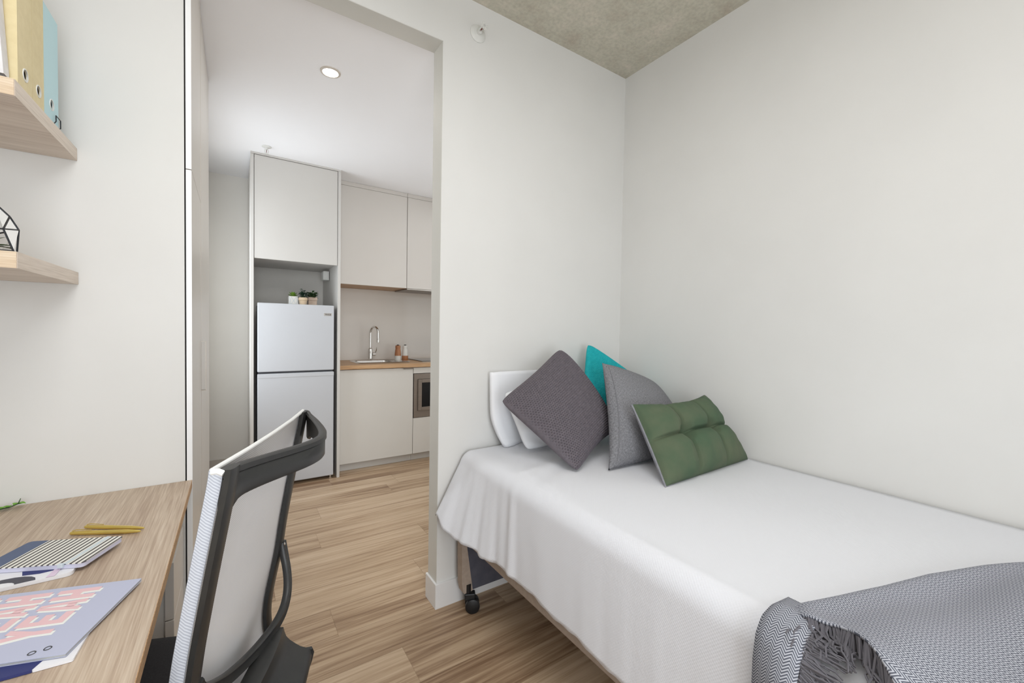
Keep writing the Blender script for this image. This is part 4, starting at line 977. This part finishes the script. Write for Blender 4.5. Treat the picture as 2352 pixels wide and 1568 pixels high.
# white pillow standing against the wall
t = thing('white_pillow', 'white sleeping pillow standing against the wall behind the dark grey cushion', 'pillow', (1.15, 1.6, TOP), 'cushions and pillows at the head of the bed')
def wrk(u, v, h): return (0.006*math.sin(9*u+5*v+2*math.sin(4*v))+0.005*math.sin(15*v-8*u+1.5*math.sin(5*u)))*h
F, K_, U, _n = pillow([(1.02, 1.615, 0.945), (1.50, 1.610, 1.00), (1.52, 1.50, TOP+0.02), (1.065, 1.475, TOP+0.006)], 0.055, n=60, pinch=0.03, cornersoft=0.08, power=0.55, disp=wrk, back=0.35, flipn=False)
b = B(); b.grid(F, uvs=U); b.grid(K_, uvs=U); bmesh.ops.remove_doubles(b.bm, verts=b.bm.verts, dist=0.0004)
obj('filling', b, 'white_pillowcase', t, smooth=True, ang=180)
b = B(); rows = []
for j in range(21):
    f = j/20; z = 1.037-(1.037-TOP-0.002)*f
    xo = 0.972+0.006*f+0.055*max(0, f-0.55)**1.6/0.45**1.6*1.0; yo = 1.640-0.035*f**3
    rows.append([Vector((xo, yo, z)), Vector((xo+0.012, yo-0.012-0.01*math.sin(PI*f), z)), Vector((xo+0.05, yo-0.006, z+0.001)), Vector((1.14, 1.645-0.02*f*f, z+0.001*math.sin(f*7))), Vector((1.50, 1.650-0.02*f*f, z))])
b.grid(rows); o_ = obj('pillowcase', b, 'white_pillowcase', t, smooth=True, ang=180); sd = o_.modifiers.new('thick', 'SOLIDIFY'); sd.thickness = 0.004; sd.offset = 0
# knitted stitch displacement
def stitch(nu, nv, amp, rib=0.0):
    def f(u, v, h):
        a = (v+1)/2*nv; row = math.floor(a); q = (u+1)/2*nu+(0.5 if row % 2 else 0)
        if rib and (v > 1-rib or v < -1+rib*0.6): return -amp*0.7*abs(math.sin(PI*(u+1)/2*nu))*min(1, (1-abs(v))*30)
        fa = a-row-0.5; fq = q-math.floor(q)-0.5
        return -amp*math.exp(-((fa/0.27)**2+(fq/0.25)**2))*min(1, (1-abs(v))*12, (1-abs(u))*12)
    return f
t1, _ = cushion('teal_knit_cushion', 'teal knitted cushion at the back in the corner', [(1.525, 1.590, 1.180), (1.850, 1.500, 0.965), (1.70, 1.36, 0.72), (1.36, 1.47, 0.80)], 0.07, 'knit_teal', n=260, power=0.5, disp=stitch(50, 56, 0.0075, 0.07), cornersoft=0.07, back=0.5, edges=(0.02, 0.02, 0, 0.07))
t1, _ = cushion('dark_knit_cushion', 'large charcoal knitted cushion tilted on one corner in front of the white pillow', [(0.912, 1.465, 0.935), (1.290, 1.525, 1.158), (1.490, 1.330, 0.775), (1.078, 1.155, TOP+0.002)], 0.092, 'knit_grey', n=320, power=0.5, disp=stitch(42, 46, 0.0120, 0.06), cornersoft=0.06, back=0.35, edges=(0.06, -0.07, 0.10, 0.03))
F_, lin = None, None
t1, F_ = cushion('grey_linen_cushion', 'plain mid-grey linen cushion standing between the charcoal and green ones', [(1.390, 1.345, 1.090), (1.770, 1.350, 0.975), (1.700, 1.065, TOP+0.008), (1.205, 1.120, TOP+0.004)], 0.080, 'linen_grey', n=60, power=0.5, back=0.55, edges=(-0.01, -0.07, 0.05, 0.09))
b = B(); b.tube([p.lerp(q, 0.5)+Vector((-0.001, -0.001, 0)) for p, q in zip([r_[3] for r_ in F_[3:-3]], [r_[4] for r_ in F_[3:-3]])], 0.0022, 6); sm_ = obj('seam', b, 'linen_grey', t1, smooth=True)
def tuft(u, v, h, T_):
    k = 1.0
    for tu in (-0.34, 0.34):
        d2 = ((u-tu)*1.65)**2+v*v
        k *= 1-0.80*math.exp(-d2/0.022)
        k *= 1-0.22*math.exp(-((u-tu)/0.11)**2)-0.24*math.exp(-((u-tu)/0.022)**2)
    k *= 1-0.22*math.exp(-(v/0.15)**2)-0.22*math.exp(-(v/0.032)**2)
    k *= 1+0.035*math.sin(34*u)*sm((abs(v)-0.4)/0.4)+0.02*math.sin(23*v)*sm((abs(u)-0.6)/0.3)
    return h*T_*k
cushion('green_tufted_cushion', 'green rectangular cushion with two buttoned tufts, nearest the camera', [(1.330, 1.115, 0.942), (1.790, 1.090, 0.950), (1.845, 0.915, TOP+0.002), (1.262, 0.900, TOP+0.002)], 0.085, 'green_felt', 'felt_grey_back', n=130, power=0.46, sharp=2.4, bulge=tuft, back=0.55, edges=(0.17, 0.08, 0.0, 0.02))

# ------------------------------------------------------------------ throw
t = thing('throw_blanket', 'grey herringbone throw with a dark fringe, bunched over the foot of the bed', 'blanket', (1.35, 0.1, TOP))
BK = [(0.86, 0.352), (0.91, 0.372), (0.995, 0.340), (1.10, 0.305), (1.245, 0.265), (1.40, 0.205), (1.60, 0.115), (1.862, 0.03)]
def bump1(t_, c_, w_): return math.exp(-((t_-c_)/w_)**2)
def thz(x, y, dback):
    z = TOP+0.010+0.022*sm(dback/0.05)
    z += 0.010*bump1(dback, 0.045, 0.03)*(0.6+0.4*math.sin(6*x))
    z += 0.010*math.sin(9*x+30*y)*sm(dback/0.1)*0.9+0.009*math.sin(16*y-10*x+1)*sm(dback/0.12)
    return z
b = B(); P = []; UV = []
nx_, nv_ = 90, 90
for i in range(nx_+1):
    f = i/nx_; row = []; ur = []
    for j in range(nv_+1):
        g_ = j/nv_; dback = g_*0.72
        xl = 0.858-0.055*sm((dback-0.03)/0.12)-0.10*max(0, dback-0.15)   # fringed edge drifts out
        xl = 0.868-0.006*math.sin(dback*40)-0.75*max(0, min(dback, 0.19)-0.085)
        x = xl+(1.862-xl)*f; y = interp(BK, x)-dback
        z = thz(x, y, dback)
        if g_ < 0.04: z = TOP-0.001+(z-TOP+0.001)*sm(g_/0.04)
        z += 0.008*math.exp(-((x-xl)/0.03)**2)*sm(dback/0.03)
        if x < 0.84: z -= (0.84-x)**2*6
        row.append(Vector((x, y, z))); ur.append((x+y*0.25, y-x*0.15))
    P.append(row); UV.append(ur)
b.grid(P, uvs=UV); o_ = obj('upper_layer', b, 'herringbone', t, smooth=True, ang=180); sd = o_.modifiers.new('thick', 'SOLIDIFY'); sd.thickness = 0.005; sd.offset = -1
EDGE = [P[0][j] for j in range(nv_+1)]
b = B(); P = []; UV = []
for j in range(41):
    g_ = j/40; y = 0.378-g_*0.62; row = []; ur = []; ln = 0; prev = None
    pull = sm(g_/0.03)
    for i in range(33):
        f = i/32
        # from under the upper layer (x=.93) over the edge and down the side
        xs = [(0.0, 0.94, TOP+0.004), (0.30, 0.872, TOP+0.012), (0.45, 0.835, TOP+0.006), (0.56, 0.812, TOP-0.018), (0.68, 0.800, TOP-0.06), (1.0, 0.792, 0.44)]
        x = interp([(a, p) for a, p, q in xs], f); z = interp([(a, q) for a, p, q in xs], f)
        x += 0.010*math.sin(30*y+2)*sm((f-0.45)/0.3)-0.012*bump1(y, 0.33, 0.03)*sm((f-0.3)/0.2)
        z += 0.012*pull*bump1(f, 0.32, 0.14)
        if f < 0.62 and y < 0.30: z -= 0
        p = Vector((x, y-(0.0 if j else 0), z))
        if prev is not None: ln += (p-prev).length
        prev = p; row.append(p); ur.append((y, ln))
    P.append(row); UV.append(ur)
# lower layer is trimmed where its own hem crosses: keep the side drop and a wedge on top
b.grid(P, uvs=UV)
kill = [f for f in b.bm.faces if f.calc_center_median().y < 0.297+0.006*math.sin(f.calc_center_median().z*40)]
bmesh.ops.delete(b.bm, geom=kill, context='FACES')
o_ = obj('lower_layer', b, 'herringbone', t, smooth=True, ang=180); sd = o_.modifiers.new('thick', 'SOLIDIFY'); sd.thickness = 0.004; sd.offset = 0
b = B(); rf = random.Random(11)
for j in range(2, nv_, 1):
    for r_ in range(3):
        e0 = EDGE[j].lerp(EDGE[min(nv_, j+1)], rf.random())-Vector((-0.003, 0, 0.004)); Ln = rf.uniform(0.035, 0.065)
        a = rf.uniform(-0.9, 0.5); d = Vector((-math.cos(a), -0.5+math.sin(a)*0.8, 0)).normalized()
        pts = [e0]
        for k in range(1, 6):
            f = k/5; p = e0+d*Ln*f+Vector((rf.uniform(-.005, .005), rf.uniform(-.005, .005), 0))
            over = max(0, 0.835-p.x); p.z = max(TOP+0.006+rf.uniform(0, 0.012)-over*over*9, 0.5)+0.012*(1-f)*0.5
            pts.append(p)
        b.tube(pts, [0.0022, 0.0024, 0.002, 0.0018, 0.0016, 0.0014], 5)
XS = [(0.30, 0.872, TOP+0.012), (0.45, 0.835, TOP+0.006), (0.56, 0.812, TOP-0.018), (0.68, 0.800, TOP-0.06), (1.0, 0.792, 0.44)]
for j in range(70):
    f = 0.32+0.66*j/70; e0 = Vector((interp([(a, p) for a, p, q in XS], f)-0.004, 0.300, interp([(a, q) for a, p, q in XS], f)+0.003))
    for r_ in range(2):
        d = Vector((-0.05 if f < 0.56 else 0, -1, rf.uniform(-0.9, 0.1) if f > 0.5 else rf.uniform(-.15, .05))).normalized(); Ln = rf.uniform(0.03, 0.07)
        pts = [e0+d*Ln*k+Vector((rf.uniform(-.002, .002)-0.002, rf.uniform(-.003, .003), rf.uniform(-.004, .004))) for k in (0, .25, .5, .75, 1)]
        b.tube(pts, [0.0020, 0.0022, 0.0019, 0.0016, 0.0012], 5)
fr_ = obj('fringe', b, 'fringe_grey', t, smooth=True); fr_['label'] = 'dark grey fringe of twisted threads'; fr_['kind'] = 'stuff'
